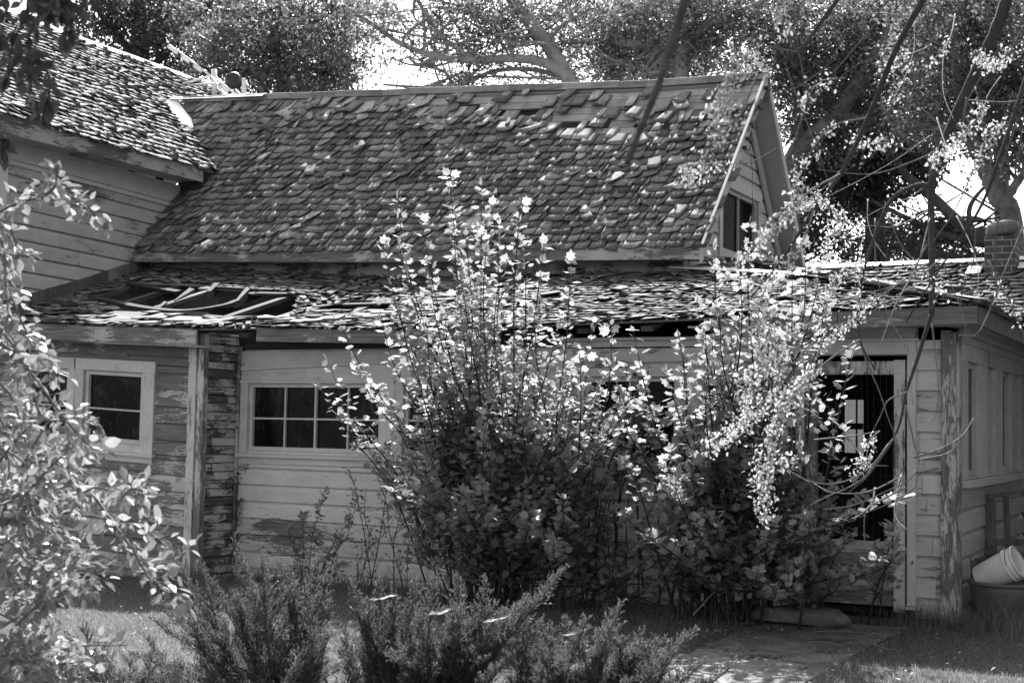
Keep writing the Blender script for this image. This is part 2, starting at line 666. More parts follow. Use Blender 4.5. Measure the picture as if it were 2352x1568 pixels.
def siding(fc, u0, u1, z0, z1, ex, openings=(), clip=None, mb=None, rough=1.0, core=True, coreo=-0.034, missing=()):
    """drop siding, one profiled strip per board, with butt joints; plus a solid core"""
    mb = mb or MB()
    rows = int(math.ceil((z1 - z0) / ex))
    for r in range(rows):
        a, b = z0 + r * ex, min(z1, z0 + (r + 1) * ex)
        zb = sorted({a, b} | {z for o in openings for z in o[2:4] if a + .003 < z < b - .003})
        joints = sorted(random.uniform(u0, u1) for _ in range(max(1, int((u1 - u0) / 3.2))))
        edges = [u0] + joints + [u1]
        for e0, e1 in zip(edges[:-1], edges[1:]):
            tone = random.random()
            off = random.uniform(-.003, .003) * rough
            tilt = random.uniform(-.004, .004) * rough
            for s, e in zip(zb[:-1], zb[1:]):
                mid = (s + e) / 2
                holes = [(o[0], o[1]) for o in openings if o[2] < mid < o[3]]
                if clip:
                    c0, c1 = clip(mid)
                    holes += [(-99, c0), (c1, 99)]
                for p, q in cut(e0 + .0015, e1 - .0015, holes):
                    n = max(1, int((q - p) / 0.5))
                    us = np.linspace(p, q, n + 1)
                    prof = [(zz, oo) for zz, oo in ((a + f * ex, o) for f, o in PROF) if s - 1e-6 <= zz <= e + 1e-6]
                    for zlim in (s, e):
                        if not any(abs(zz - zlim) < 1e-5 for zz, _ in prof):
                            f = (zlim - a) / ex
                            oo = float(np.interp(f, [x for x, _ in PROF], [y for _, y in PROF]))
                            prof.append((zlim, oo))
                    prof.sort()
                    if abs(s - a) < 1e-6:
                        prof = [(s, -0.03)] + prof
                    for ua, ub in zip(us[:-1], us[1:]):
                        ta, tb = tilt * (ua - p), tilt * (ub - p)
                        for (za, oa), (zc, oc) in zip(prof[:-1], prof[1:]):
                            mb.poly([fc.p(ua, za + ta, oa + off), fc.p(ub, za + tb, oa + off),
                                     fc.p(ub, zc + tb, oc + off), fc.p(ua, zc + ta, oc + off)], tone)
    if core:
        ops = sorted(openings)
        x = u0
        cols = []
        for o in ops:
            if o[0] > x:
                cols.append((x, o[0], z0, z1))
            cols.append((o[0], o[1], z0, o[2]))
            cols.append((o[0], o[1], o[3], z1))
            x = o[1]
        cols.append((x, u1, z0, z1))
        for a, b, c, d in cols:
            if b - a > .004 and d - c > .004:
                if clip:
                    nz = max(1, int((d - c) / .2))
                    for k in range(nz):
                        zz0, zz1 = c + (d - c) * k / nz, c + (d - c) * (k + 1) / nz
                        q0, q1 = clip(zz1)
                        q0, q1 = max(a, q0), min(b, q1)
                        if q1 - q0 > .01:
                            fc.box(mb, q0, q1, zz0, zz1, coreo - .06, coreo)
                else:
                    n = max(1, int((b - a) / 1.0))
                    us = np.linspace(a, b, n + 1)
                    for p, q in zip(us[:-1], us[1:]):
                        fc.box(mb, p, q, c, d, coreo - .08, coreo, .5)
    return mb


# ---- roof surfaces -------------------------------------------------
EB_T = [(-15.0, 3.71), (-12.32, 3.62), (-8.6, 3.48), (-4.83, 3.37)]
RB_T = [(-15.0, 6.12), (-13.52, 6.04), (-8.59, 5.74), (-6.5, 5.60), (-4.70, 5.54)]


def PB(u, s):                                   # gable roof, front slope
    L = 3.14
    t = s / L
    ze, zr = lerp_tab(u, EB_T), lerp_tab(u, RB_T)
    dip = -0.035 * math.sin(math.pi * min(1, max(0, t))) * (0.6 + 0.4 * math.sin(u * 1.9))
    return np.array((u, 13.6 + 2.13 * t, ze + (zr - ze) * t + dip))


def PBr(u, s):                                  # gable roof, rear slope
    t = s / 2.9
    zr = lerp_tab(u, RB_T)
    ze = 3.43 + (lerp_tab(u, EB_T) - 3.37)
    return np.array((u, 17.5 - 1.77 * t, ze + (zr - ze) * t))


RA_T = [(10.0, 7.12), (13.8, 7.07), (18.8, 6.95), (21, 6.9)]


def PA(u, s):                                   # tall roof: u = Y, rising towards -X
    L = 3.84
    t = s / L
    zr = lerp_tab(u, RA_T)
    w = 0.02 * math.sin(u * 1.3 + s * 1.1)
    return np.array((-11.92 - 3.08 * t, u, 4.78 + (zr - 4.78) * t + w))


YE_T = [(-14, 11.1), (-9.2, 11.1), (-8.7, 11.5), (-1.5, 11.5)]
ZE_T = [(-14, 2.63), (-11.88, 2.555), (-10.5, 2.49), (-9.18, 2.435), (-8.7, 2.46), (-7.9, 2.44), (-7.2, 2.41), (-6, 2.43), (-4.53, 2.46), (-1.83, 2.53)]
ZT_T = [(-12.4, 3.46), (-8.68, 3.21), (-5.17, 3.15), (-1.5, 3.15)]


def PP(u, s):                                   # low porch roof, front slope
    ye = lerp_tab(u, YE_T)
    ze, zt = lerp_tab(u, ZE_T), lerp_tab(u, ZT_T)
    y = ye + s * 0.96
    t = (y - ye) / (13.9 - ye)
    dip = -0.05 * math.sin(math.pi * min(1, max(0, t))) * (1.0 if u < -7.5 else 0.25)
    return np.array((u, y, ze + (zt - ze) * t + dip))


def PPr(u, s):                                  # porch hip, right side: u = Y, rising towards -X
    t = s / 3.1
    z0 = 2.53
    return np.array((-1.8 - 3.0 * t, u, z0 + 0.80 * t))


def PW(u, s):                                   # rear wing, front slope
    t = s / 1.97
    return np.array((u, 15.7 + 1.8 * t, 2.77 + 0.80 * t + 0.006 * (u + 2.6)))


def shingles(P, u0, u1, L, ex, wm, skip, curl, loose=0.0, bright=0.04, thick=0.009, tone_fn=None, over=0.05, lift=0.02, jag=.014):
    rec = []
    s = -over
    row = 0
    while s < L - ex * 0.4:
        u = u0 - random.random() * wm
        while u < u1:
            w = wm * random.choice((random.uniform(0.28, .6), random.uniform(.6, 1.1), random.uniform(.7, 1.2), random.uniform(1.1, 1.8)))
            uc = u + w / 2
            if uc > u0 - .02 and uc < u1 + .02 and not skip(uc, s):
                se = max(0.0, s)
                p = P(uc, se)
                du = P(uc + .05, se) - p
                ds = P(uc, se + .08) - p
                du /= np.linalg.norm(du)
                ds -= du * (ds @ du)
                ds /= np.linalg.norm(ds)
                n = np.cross(du, ds)
                p = p + ds * (s - se + random.gauss(0, jag))
                c = random.expovariate(1 / curl) if curl else 0
                Ls = ex * 1.9
                an = random.gauss(0, 0.028)
                up = 0.0
                if random.random() < loose:
                    an = random.gauss(0, .35)
                    up = random.uniform(.005, .03)
                tn = random.betavariate(2, 3.2)
                if tone_fn:
                    tn = tone_fn(uc, s, tn)
                if random.random() < bright:
                    tn = random.uniform(.85, 1.3)
                rec.append((p, du, ds, n, w - random.uniform(.005, .022), Ls, min(c, .075), random.gauss(0, .011),
                            an, tn, up, random.uniform(-.014, .014)))
            u += w
        s += ex * random.uniform(.94, 1.06)
        row += 1
    N = len(rec)
    p = np.array([r[0] for r in rec])
    du, ds, n = (np.array([r[i] for r in rec]) for i in (1, 2, 3))
    w, Ls, c, tw, an, tn, up, ragged = (np.array([r[i] for r in rec]) for i in range(4, 12))
    ca, sa = np.cos(an)[:, None], np.sin(an)[:, None]
    a = du * ca + ds * sa
    b = ds * ca - du * sa
    V = []
    for side in (0, 1):
        for j, bb in enumerate((0.0, 0.4, 1.0)):
            for i, aa in enumerate((-0.5, -0.17, 0.17, 0.5)):
                k = (1 - bb) ** 1.6
                h = lift * (1 - bb) + 0.003 + c * (4 * aa * aa - .25) * k + tw * aa * 2 * k + c * .45 * k + up
                if side:
                    h = h - thick
                lon = bb * Ls + (ragged * (aa * 2) if j == 0 else 0)
                V.append(p + a * (aa * w)[:, None] + b * (lon[:, None] if hasattr(lon, 'shape') else lon) + n * h[:, None])
    V = np.stack(V, 1)                      # N,24,3
    fs = []
    for j in range(2):
        for i in range(3):
            q = j * 4 + i
            fs.append((q, q + 1, q + 5, q + 4))
            fs.append((q + 12, q + 16, q + 17, q + 13))
    for i in range(3):
        fs.append((i + 12, i + 13, i + 1, i))
    for j in range(2):
        fs.append((j * 4, j * 4 + 4, j * 4 + 16, j * 4 + 12))
        fs.append((j * 4 + 3, j * 4 + 15, j * 4 + 19, j * 4 + 7))
    fs = np.array(fs)
    tone = np.repeat(tn[:, None], len(fs), 1)
    tone[:, 12:15] = 0.0          # weathered butt ends, darkened to paint in the shadow line below
    Fa = (fs[None] + (np.arange(N) * 24)[:, None, None]).reshape(-1, 4)
    return V.reshape(-1, 3), Fa, tone.ravel()


def join(*parts):
    vs, fs, ts, off = [], [], [], 0
    for v, f, t in parts:
        vs.append(v)
        fs.append(f + off)
        ts.append(t)
        off += len(v)
    return np.concatenate(vs), np.concatenate(fs), np.concatenate(ts)


def sheath_boards(P, u0, u1, L, bw, gap, skip, o=-0.012, th=0.018, seg=1.1, s0=0.0):
    """boards nailed across the rafters under the shingles"""
    mb = MB()
    s = s0
    while s + bw < L + .02:
        u = u0
        btone = random.random()
        while u < u1 - .02:
            ue = min(u1, u + seg)
            um = (u + ue) / 2
            if not skip(um, s + bw / 2):
                q = [P(u, s), P(ue - .003, s), P(ue - .003, s + bw), P(u, s + bw)]
                n = np.cross(q[1] - q[0], q[3] - q[0])
                n /= np.linalg.norm(n)
                mb.hexa([x + n * (o - th) for x in q] + [x + n * o for x in q], btone)
            if random.random() < .08:
                btone = random.random()
            u = ue
        s += bw + gap
    return mb


def roof_z_A(x):
    return 4.78 + (-11.92 - x) * 0.735


# gable roof (front slope): bare patches near the ridge
BARE = [(-9.9, 2.93, .6, .13), (-8.9, 2.8, .5, .22), (-8.0, 2.8, .55, .24), (-7.3, 2.72, .36, .3), (-6.6, 2.6, .5, .42), (-6.55, 2.25, .25, .2), (-5.5, 2.9, .8, .24), (-6.1, 2.9, .6, .2),
        (-5.75, 2.75, .75, .28), (-5.15, 2.75, .4, .25), (-7.05, 2.3, .25, .12), (-8.55, 2.1, .1, .07), (-10.4, 2.3, .08, .05), (-6.2, 2.12, .22, .14),
        (-7.6, .45, .12, .08), (-11.0, 2.75, .15, .06), (-7.75, 2.55, .18, .1)]


def near_bare(u, s, k):
    return any(((u - cu) / (ru * k)) ** 2 + ((s - cs) / (rs * k)) ** 2 < 1 for cu, cs, ru, rs in BARE)


def skip_B(u, s):
    p = PB(u, max(0, s))
    if u < XA + .02 and p[2] < roof_z_A(u) - .03:
        return True
    if s > 3.02:
        return random.random() < 0.75 or u > -8.8 and random.random() < .6
    for cu, cs, ru, rs in BARE:
        if ((u - cu) / ru) ** 2 + ((s - cs) / rs) ** 2 < random.uniform(.6, 1.1):
            return random.random() < .93
    if s > 2.3 and u > -10.5:
        return random.random() < 0.07
    return random.random() < 0.008


def tone_B(u, s, t):
    near = max(0, (s - 2.2)) * .12
    if near_bare(u, s, 1.5) and random.random() < .4 or near_bare(u, s, 2.4) and random.random() < .12:
        return random.uniform(.75, 1.2)
    return t * 0.9 + near


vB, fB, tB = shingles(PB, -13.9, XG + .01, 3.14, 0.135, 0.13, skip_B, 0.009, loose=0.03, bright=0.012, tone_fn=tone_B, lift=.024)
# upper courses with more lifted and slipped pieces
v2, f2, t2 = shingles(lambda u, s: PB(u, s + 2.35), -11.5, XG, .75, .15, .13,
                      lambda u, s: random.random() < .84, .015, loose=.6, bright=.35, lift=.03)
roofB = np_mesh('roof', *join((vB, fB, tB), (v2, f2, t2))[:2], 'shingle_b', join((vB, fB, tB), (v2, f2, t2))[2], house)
roofB['label'] = 'steep front slope of curled dark wooden shingles, many missing below the ridge'
HOLES_B = [(-7.9, 2.75, .35, 0), (-8.9, 2.9, .3, 0), (-6.95, 2.36, .26, .035), (-6.0, 2.45, .3, .04), (-5.35, 2.62, .2, .03), (-10.4, 2.3, .08, .02), (-8.55, 2.1, .08, .02)]


def skip_shB(u, s):
    p = PB(u, max(0, s))
    if u < XA + .3 and p[2] < roof_z_A(u) - .1:
        return True
    return any(abs(u - a) < c and abs(s - b) < .07 for a, b, c, d in HOLES_B)


sheath_boards(PB, -13.6, XG - .02, 3.14, 0.135, 0.012, skip_shB, seg=.32).build('sheathing', 'sheath', roofB)
# rear slope and the dark loft below
mb = MB()
for u in np.arange(-13.8, XG - .01, .5):
    ue = min(XG, u + .5)
    q = [PBr(u, 0), PBr(u, 2.9), PBr(ue, 2.9), PBr(ue, 0)]
    mb.poly(q, .3)
    mb.poly([x + np.array((0, 0, -.05)) for x in q][::-1], .3)
roofBr = mb.build('roof', 'soffit', house)
roofBr['label'] = 'rear slope of the gable roof, pale boarded underside'
mb = MB()
for u in np.arange(-13.5, -4.95, .6):
    a, b = PB(u, .05) + (0, .05, -.09), PB(u, 3.1) + (0, 0, -.09)
    mb.beam(a, b, .05, .1, (1, 0, 0))
mb.build('rafter', 'dark_wood', roofB)
# ridge board, with gap beneath
mb = MB()
us = np.linspace(-13.4, -4.78, 24)
for a, b in zip(us[:-1], us[1:]):
    pa, pb = PB(a, 3.14), PB(b, 3.14)
    w = random.uniform(-.006, .006)
    mb.hexa([pa + (0, -.015, .02 + w), pb + (0, -.015, .02 + w), pb + (0, .02, .03 + w), pa + (0, .02, .03 + w),
             pa + (0, -.015, .10 + w), pb + (0, -.015, .10 + w), pb + (0, .02, .11 + w), pa + (0, .02, .11 + w)], random.random())
for a, b in zip(us[:-1], us[1:]):  # dark backing strip added so no sky shows through the gap
    pa, pb = PB(a, 3.14), PB(b, 3.14)
    mb.hexa([pa + (0, .03, -.25), pb + (0, .03, -.25), pb + (0, .05, -.25), pa + (0, .05, -.25), pa + (0, .03, .06), pb + (0, .03, .06), pb + (0, .05, .06), pa + (0, .05, .06)], .1)
mb.build('ridge_board', 'sheath', roofB)
# white metal ridge cap and valley flashing where the two roofs meet
mb = MB()
pts = [PB(-13.62, 3.2) + (0, 0, .07), PB(-12.9, 3.2) + (0, 0, .07), PB(-11.95, 3.18) + (0, 0, .085)]
for a, b in zip(pts[:-1], pts[1:]):
    mb.hexa([a + (0, -.10, -.06), b + (0, -.10, -.06), b + (0, -.095, -.05), a + (0, -.095, -.05),
             a + (0, 0, .0), b + (0, 0, .0), b + (0, .02, .0), a + (0, .02, .0)], .6)
mb.build('ridge_cap', 'metal', roofB)
mb = MB()
v1, v2_ = at_x(403, 246, -13.4), at_x(432, 305, -12.75)
vl = [(-13.62, -.03), (-13.3, -.01), (-13.05, .0), (-12.85, -.06)]
top = []
for x, wd in vl:
    # the valley: where both roof planes have the same height
    lo, hi = 0.0, 3.14
    for _ in range(30):
        md = (lo + hi) / 2
        if PB(x, md)[2] < roof_z_A(x):
            lo = md
        else:
            hi = md
    p = PB(x, lo)
    top.append((p + (0, 0, .05), wd))
for (a, wa), (b, wb) in zip(top[:-1], top[1:]):
    k = np.array((0.95, -.05, .02))
    mb.hexa([a + (-.05, -.12 - wa, -.02), b + (-.05, -.12 - wb, -.02), b + (.09 + wb, .02, .03), a + (.09 + wa, .02, .03),
             a + (-.05, -.12 - wa, .0), b + (-.05, -.12 - wb, .0), b + (.09 + wb, .02, .05), a + (.09 + wa, .02, .05)], .7)
mb.build('flashing', 'metal', roofB)
# fascia under the eave, the frieze wall below it
mb = MB()
us = np.linspace(XA + .02, XG, 5)
for a, b in zip(us[:-1], us[1:]):
    za, zb = lerp_tab(a, EB_T), lerp_tab(b, EB_T)
    hh = .135
    mb.hexa([(a, 13.575, za - hh), (b - .003, 13.575, zb - hh), (b - .003, 13.60, zb - hh), (a, 13.60, za - hh),
             (a, 13.575, za - .005), (b - .003, 13.575, zb - .005), (b - .003, 13.60, zb - .005), (a, 13.60, za - .005)])
mb.build('fascia', 'fascia_x', roofB)
mb = MB()
for a, b in zip(us[:-1], us[1:]):
    za, zb = lerp_tab(a, EB_T) - .12, lerp_tab(b, EB_T) - .12
    mb.poly([(a, 13.6, za), (a, 13.93, za), (b, 13.93, zb), (b, 13.6, zb)], .5)
mb.build('soffit', 'soffit', roofB)
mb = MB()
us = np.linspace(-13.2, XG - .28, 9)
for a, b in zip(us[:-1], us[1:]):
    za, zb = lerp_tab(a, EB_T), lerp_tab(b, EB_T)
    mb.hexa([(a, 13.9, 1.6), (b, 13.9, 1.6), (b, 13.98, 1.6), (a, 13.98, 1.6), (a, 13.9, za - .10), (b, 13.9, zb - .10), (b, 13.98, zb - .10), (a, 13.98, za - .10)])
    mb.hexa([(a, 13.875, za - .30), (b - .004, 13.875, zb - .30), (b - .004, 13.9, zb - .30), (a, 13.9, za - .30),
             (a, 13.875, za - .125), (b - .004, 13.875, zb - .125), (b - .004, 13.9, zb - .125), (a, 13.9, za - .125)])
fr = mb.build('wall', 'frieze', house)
fr['label'] = 'flaking strip of wall under the steep roof eave, toned dark for its shadow'

# gable end wall
GX = XG - .25
gf = Face((GX, 0), (0, 1), (1, 0))


def clip_gable(z):
    # roof lines of both slopes at the gable
    t0 = (z - 3.37) / (5.54 - 3.37)
    t1 = (z - 3.43) / (5.54 - 3.43)
    return (13.6 + 2.13 * t0 + .06 if t0 > -.0 else 13.9, 17.5 - 1.77 * t1 - .06 if t1 > 0 else 17.2)


gw = (14.86, 16.38, 3.40, 4.30)
mb = siding(gf, 13.9, 17.3, 2.9, 5.5, 0.155, [gw], clip_gable)
gwall = mb.build('wall', 'siding_y', house)
gwall['label'] = 'gable end wall of pale weathered boards'
# gable window


def window(fc, casing, glass, parent, mats=('trim_z', 'trim_x'), muntins=((), ()), depth=.05, head=.1, label=None, sill=True,
           pane='glass', mullions=(), cas_o=.022, sash=.04):
    """casing (u0,u1,z0,z1) round the glass (u0,u1,z0,z1)"""
    c0, c1, z0, z1 = casing
    g0, g1, y0, y1 = glass
    mb = MB()
    fc.box(mb, c0, g0 - .002, z0, y1 + .001, -.03, cas_o)
    fc.box(mb, g1 + .002, c1, z0, y1 + .001, -.03, cas_o)
    fc.box(mb, c0 - .01, c1 + .01, y1 + .002, z1, -.03, cas_o + .004)
    fc.box(mb, g0, g1, z0 + .001, y0 - .001, -.06, cas_o - .012)
    for m0, m1 in mullions:
        fc.box(mb, m0, m1, y0, y1, -.06, cas_o - .004)
    w = mb.build('window', mats[0], parent)
    if label:
        w['label'] = label
    spans = []
    x = g0
    for m0, m1 in sorted(mullions):
        spans.append((x, m0))
        x = m1
    spans.append((x, g1))
    sm, pm = MB(), MB()
    for a, b in spans:
        fc.box(sm, a + .003, a + sash, y0, y1, -.07, -.015)
        fc.box(sm, b - sash, b - .003, y0, y1, -.07, -.015)
        fc.box(sm, a + sash + .001, b - sash - .001, y1 - sash, y1 - .003, -.068, -.017)
        fc.box(sm, a + sash + .001, b - sash - .001, y0 + .002, y0 + sash * 1.1, -.068, -.017)
        fc.box(pm, a + .01, b - .01, y0 + .01, y1 - .01, -.058, -.052, .5)
    for u in muntins[0]:
        fc.box(sm, u - .009, u + .009, y0 + sash, y1 - sash, -.066, -.026)
    for z in muntins[1]:
        for a, b in spans:
            fc.box(sm, a + sash, b - sash, z - .009, z + .009, -.065, -.027)
    sm.build('sash', mats[0], w)
    pm.build('pane', pane, w)
    if sill:
        mb = MB()
        fc.box(mb, c0 - .03, c1 + .03, z0 - .035, z0 - .001, -.05, cas_o + .035)
        fc.box(mb, c0, c1, z0 - .10, z0 - .037, -.02, cas_o - .004)
        mb.build('sill', mats[1], w)
    return w


window(gf, (14.86, 16.38, 3.42, 4.36), (14.96, 16.27, 3.5, 4.23), house, ('trim_z', 'trim_y'), ((15.66,), ()),
       label='dark two-pane window high in the gable end')
# cornerboard of the gable wall at the front, rake boards and hooks
mb = MB()
gf.box(mb, 13.86, 13.99, 2.9, 3.38, -.03, .02)
mb.build('corner_post', 'trim_z', house)
mb = MB()
def rake(mb, ya, za, yb, zb, x0, x1, h, o=0.0):
    mb.hexa([(x0, ya, za - h + o), (x1, ya, za - h + o), (x1, yb, zb - h + o), (x0, yb, zb - h + o),
             (x0, ya, za + o), (x1, ya, za + o), (x1, yb, zb + o), (x0, yb, zb + o)])
rake(mb, 13.56, 3.36, 15.75, 5.66, XG - .0, XG + .03, .16)
rake(mb, 17.54, 3.42, 15.755, 5.665, XG - .0, XG + .03, .16)
rk = mb.build('rake_board', 'rake', roofB)
mb = MB()
rake(mb, 13.75, 3.47, 15.70, 5.44, GX + .016, GX + .045, .17)
rake(mb, 17.30, 3.53, 15.71, 5.44, GX + .016, GX + .045, .19)
mb.build('frieze_board', 'rake', roofB)
mb = MB()
n = 6
for k in range(n):
    x0, x1 = GX - .02 + k * (XG - GX) / n, GX - .02 + (k + 1) * (XG - GX) / n
mb.poly([(GX, 17.5, 3.37), (XG, 17.5, 3.37), (XG, 15.74, 5.48), (GX, 15.74, 5.48)], .5)
mb.poly([(GX, 13.62, 3.30), (GX, 15.73, 5.47), (XG, 15.73, 5.47), (XG, 13.62, 3.30)], .5)
mb.build('soffit', 'soffit', roofB)
for (y, z) in ((15.61, 5.44), (15.34, 5.16), (15.09, 4.9), (14.95, 4.73), (14.84, 4.61)):
    mb = MB()
    mb.box(XG + .03, XG + .075, y - .02, y + .02, z - .03, z + .005)
    mb.tube([(XG + .05, y, z - .03), (XG + .09, y, z - .05), (XG + .11, y, z - .02)], .008, .006, 5)
    mb.build('hook', 'black', roofB)
# a loop of old wire hanging along the rake
mb = MB()
mb.tube(smooth_path([(XG + .05, 15.2, 5.1), (XG - .1, 15.5, 4.8), (XG - .15, 15.75, 4.5), (XG - .1, 15.6, 4.2), (XG - .16, 15.9, 3.9)]), .004, .004, 4)
mb.build('wire', 'black', roofB)

# ---- tall roof and its side wall -----------------------------------
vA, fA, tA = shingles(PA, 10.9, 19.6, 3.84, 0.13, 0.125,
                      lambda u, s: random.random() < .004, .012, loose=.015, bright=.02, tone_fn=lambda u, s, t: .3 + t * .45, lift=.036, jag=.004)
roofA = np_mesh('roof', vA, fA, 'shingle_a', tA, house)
roofA['label'] = 'tall roof of close sunlit shingle rows running away from the viewer'
mb = MB()
for y in np.arange(10.95, 19.5, .6):
    ye = min(19.55, y + .6)
    q = [PA(y, 0), PA(ye, 0), PA(ye, 3.84), PA(y, 3.84)]
    n = np.array((.59, 0, .8))
    mb.hexa([x - n * .045 for x in q] + [x - n * .004 for x in q], .4)
    mb.poly([(-15.0, y, 6.9), (-15.0, ye, 6.9), (-18.2, ye, 4.7), (-18.2, y, 4.7)], .4)
mb.build('sheathing', 'sheath', roofA)
mb = MB()
ys = np.linspace(10.9, 19.6, 9)
for a, b in zip(ys[:-1], ys[1:]):
    pa, pb = PA(a, 3.84), PA(b, 3.84)
    mb.hexa([pa + (.10, 0, -.03), pa + (-.10, 0, -.03), pb + (-.10, 0, -.03), pb + (.10, 0, -.03),
             pa + (.03, 0, .05), pa + (-.03, 0, .05), pb + (-.03, 0, .05), pb + (.03, 0, .05)], .6)
mb.build('ridge_cap', 'metal', roofA)
mb = MB()
mb.box(-11.935, -11.915, 10.95, 13.0, 4.60, 4.765)
mb.box(-11.935, -11.915, 13.003, 14.42, 4.60, 4.765)
mb.box(-12.3, -11.937, 10.95, 14.40, 4.62, 4.64)
mb.build('fascia', 'fascia_y', roofA)
mb = MB()
mb.box(-12.32, -11.95, 14.41, 14.9, 4.5, 4.755)  # dark filler added to stop daylight showing at the valley foot
mb.build('light_stop', 'dark_wood', roofA)
wf = Face((XA, 0), (0, 1), (1, 0), lambda u: -0.03 * (u - 11.5))
mb = siding(wf, 11.45, 16.9, 2.3, 4.62, 0.178, ())
wallA = mb.build('wall', 'siding_y2', house)
wallA['label'] = 'tall side wall of wide grey painted boards'
mb = MB()
wf.box(mb, 11.5, 15.2, 4.42, 4.66, .0, .022)
wf.box(mb, 11.5, 15.2, 4.36, 4.41, .0, .03)
mb.build('frieze_board', 'siding_y', wallA)
mb = MB()
mb.box(XA - .12, XA + .025, 11.38, 11.50, 2.2, 4.65)
mb.build('corner_post', 'trim_z', wallA)
ff = Face((-16.5, 11.42), (1, 0), (0, -1))
siding(ff, 0, 4.15, 2.2, 4.7, .178).build('wall', 'siding_x', house)['label'] = 'front gable wall of the tall wing'
# flashing strip climbing the side wall above the porch roof
mb = MB()
ss = np.linspace(11.15, 13.9, 12)
for a, b in zip(ss[:-1], ss[1:]):
    pa, pb = PP(XA + .01, (a - 11.1) / .96), PP(XA + .01, (b - 11.1) / .96)
    st = random.uniform(-.008, .008)
    mb.hexa([(XA + .004, a, pa[2]), (XA + .024, a, pa[2]), (XA + .024, b - .004, pb[2]), (XA + .004, b - .004, pb[2]),
             (XA + .004, a, pa[2] + .15 + st), (XA + .02, a, pa[2] + .15 + st), (XA + .02, b - .004, pb[2] + .15 + st), (XA + .004, b - .004, pb[2] + .15 + st)])
mb.build('flashing', 'grey_wood', wallA)

# ---- the low porch roof --------------------------------------------
HOLE = [at_y(*p, 12.3) for p in ()]


def porch_hit(x, y):
    """where the line of sight through a photo point meets the porch roof"""
    d = ray(x, y)
    lo, hi = 10.5, 14.2
    for _ in range(40):
        m = (lo + hi) / 2
        q = CAMP + d * (m / d[1])
        ye = lerp_tab(q[0], YE_T)
        s = (q[1] - ye) / .96
        if q[2] < PP(q[0], s)[2]:
            hi = m          # the ray is below the roof: it already passed through
        else:
            lo = m
    q = CAMP + d * (hi / d[1])
    return q[0], (q[1] - lerp_tab(q[0], YE_T)) / .96


def roof_uv(poly):
    out = []
    for x, y in poly:
        d = ray(x, y)
        best = None
        for Y in np.linspace(10.9, 13.95, 400):
            q = CAMP + d * (Y / d[1])
            s = (Y - lerp_tab(q[0], YE_T)) / .96
            e = abs(q[2] - PP(q[0], s)[2])
            if best is None or e < best[0]:
                best = (e, q[0], s)
        out.append(best[1:])
    return out


HOLE1 = roof_uv([(190, 697), (235, 668), (300, 648), (420, 655), (520, 662), (610, 676), (700, 680), (690, 700), (640, 735), (560, 740), (470, 728), (330, 715), (230, 708)])
HOLE2 = roof_uv([(690, 712), (800, 690), (880, 684), (905, 700), (890, 716), (800, 722)])
LIT = roof_uv([(160, 735), (260, 712), (390, 718), (540, 728), (620, 733), (560, 748), (380, 752), (240, 745)])


def inside(u, s, poly):
    c = False
    n = len(poly)
    for i in range(n):
        (x0, y0), (x1, y1) = poly[i], poly[(i + 1) % n]
        if (y0 > s) != (y1 > s) and u < (x1 - x0) * (s - y0) / (y1 - y0) + x0:
            c = not c
    return c


def hip_x(y):
    return -1.8 - (y - 11.5)


def skip_P(u, s):
    y = lerp_tab(u, YE_T) + s * .96
    if u > hip_x(y) + .03 and u > -4.5:
        return True
    if inside(u, s, HOLE1) or inside(u, s + .1, HOLE1) and random.random() < .6 or inside(u, s, HOLE2):
        return True
    if inside(u, s, LIT):
        return random.random() < .8
    if u > -8.0 and u < -5.0 and random.random() < .05:
        return True
    return random.random() < .012


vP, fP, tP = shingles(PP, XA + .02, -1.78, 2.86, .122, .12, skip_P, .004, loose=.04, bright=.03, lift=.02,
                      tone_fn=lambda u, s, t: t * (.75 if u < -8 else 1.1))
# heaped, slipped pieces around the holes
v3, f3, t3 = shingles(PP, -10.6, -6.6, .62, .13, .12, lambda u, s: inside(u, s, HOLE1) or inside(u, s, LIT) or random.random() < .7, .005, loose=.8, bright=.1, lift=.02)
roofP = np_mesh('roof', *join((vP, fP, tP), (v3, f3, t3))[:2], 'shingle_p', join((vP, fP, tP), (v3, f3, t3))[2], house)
roofP['label'] = 'low sagging porch roof of shingles with a broken open hole'


def skip_shP(u, s):
    y = lerp_tab(u, YE_T) + s * .96
    return u > hip_x(y) + .02 and u > -4.5 or inside(u, s, HOLE1) or inside(u, s, HOLE2)


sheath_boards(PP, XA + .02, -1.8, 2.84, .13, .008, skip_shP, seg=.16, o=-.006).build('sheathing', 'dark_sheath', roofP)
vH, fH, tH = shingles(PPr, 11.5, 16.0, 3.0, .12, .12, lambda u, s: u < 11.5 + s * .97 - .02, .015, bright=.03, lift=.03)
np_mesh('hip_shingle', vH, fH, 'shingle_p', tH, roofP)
mb = MB()
q = [PPr(11.5, 0), PPr(16.2, 0), PPr(16.2, 3.1), PPr(14.6, 3.1)]
mb.poly([x + (0, 0, -.02) for x in q], .5)
mb.poly([x + (0, 0, -.05) for x in q][::-1], .5)
mb.build('hip_sheathing', 'sheath', roofP)
mb = MB()            # thick dark layered edge along the hip and the right eave
for k in range(3):
    for a, b in zip(np.linspace(11.45, 16, 15)[:-1], np.linspace(11.45, 16, 15)[1:]):
        z = 2.525 + k * .018
        mb.box(-1.83, -1.77 + random.uniform(-.02, .02), a, b, z, z + .012)
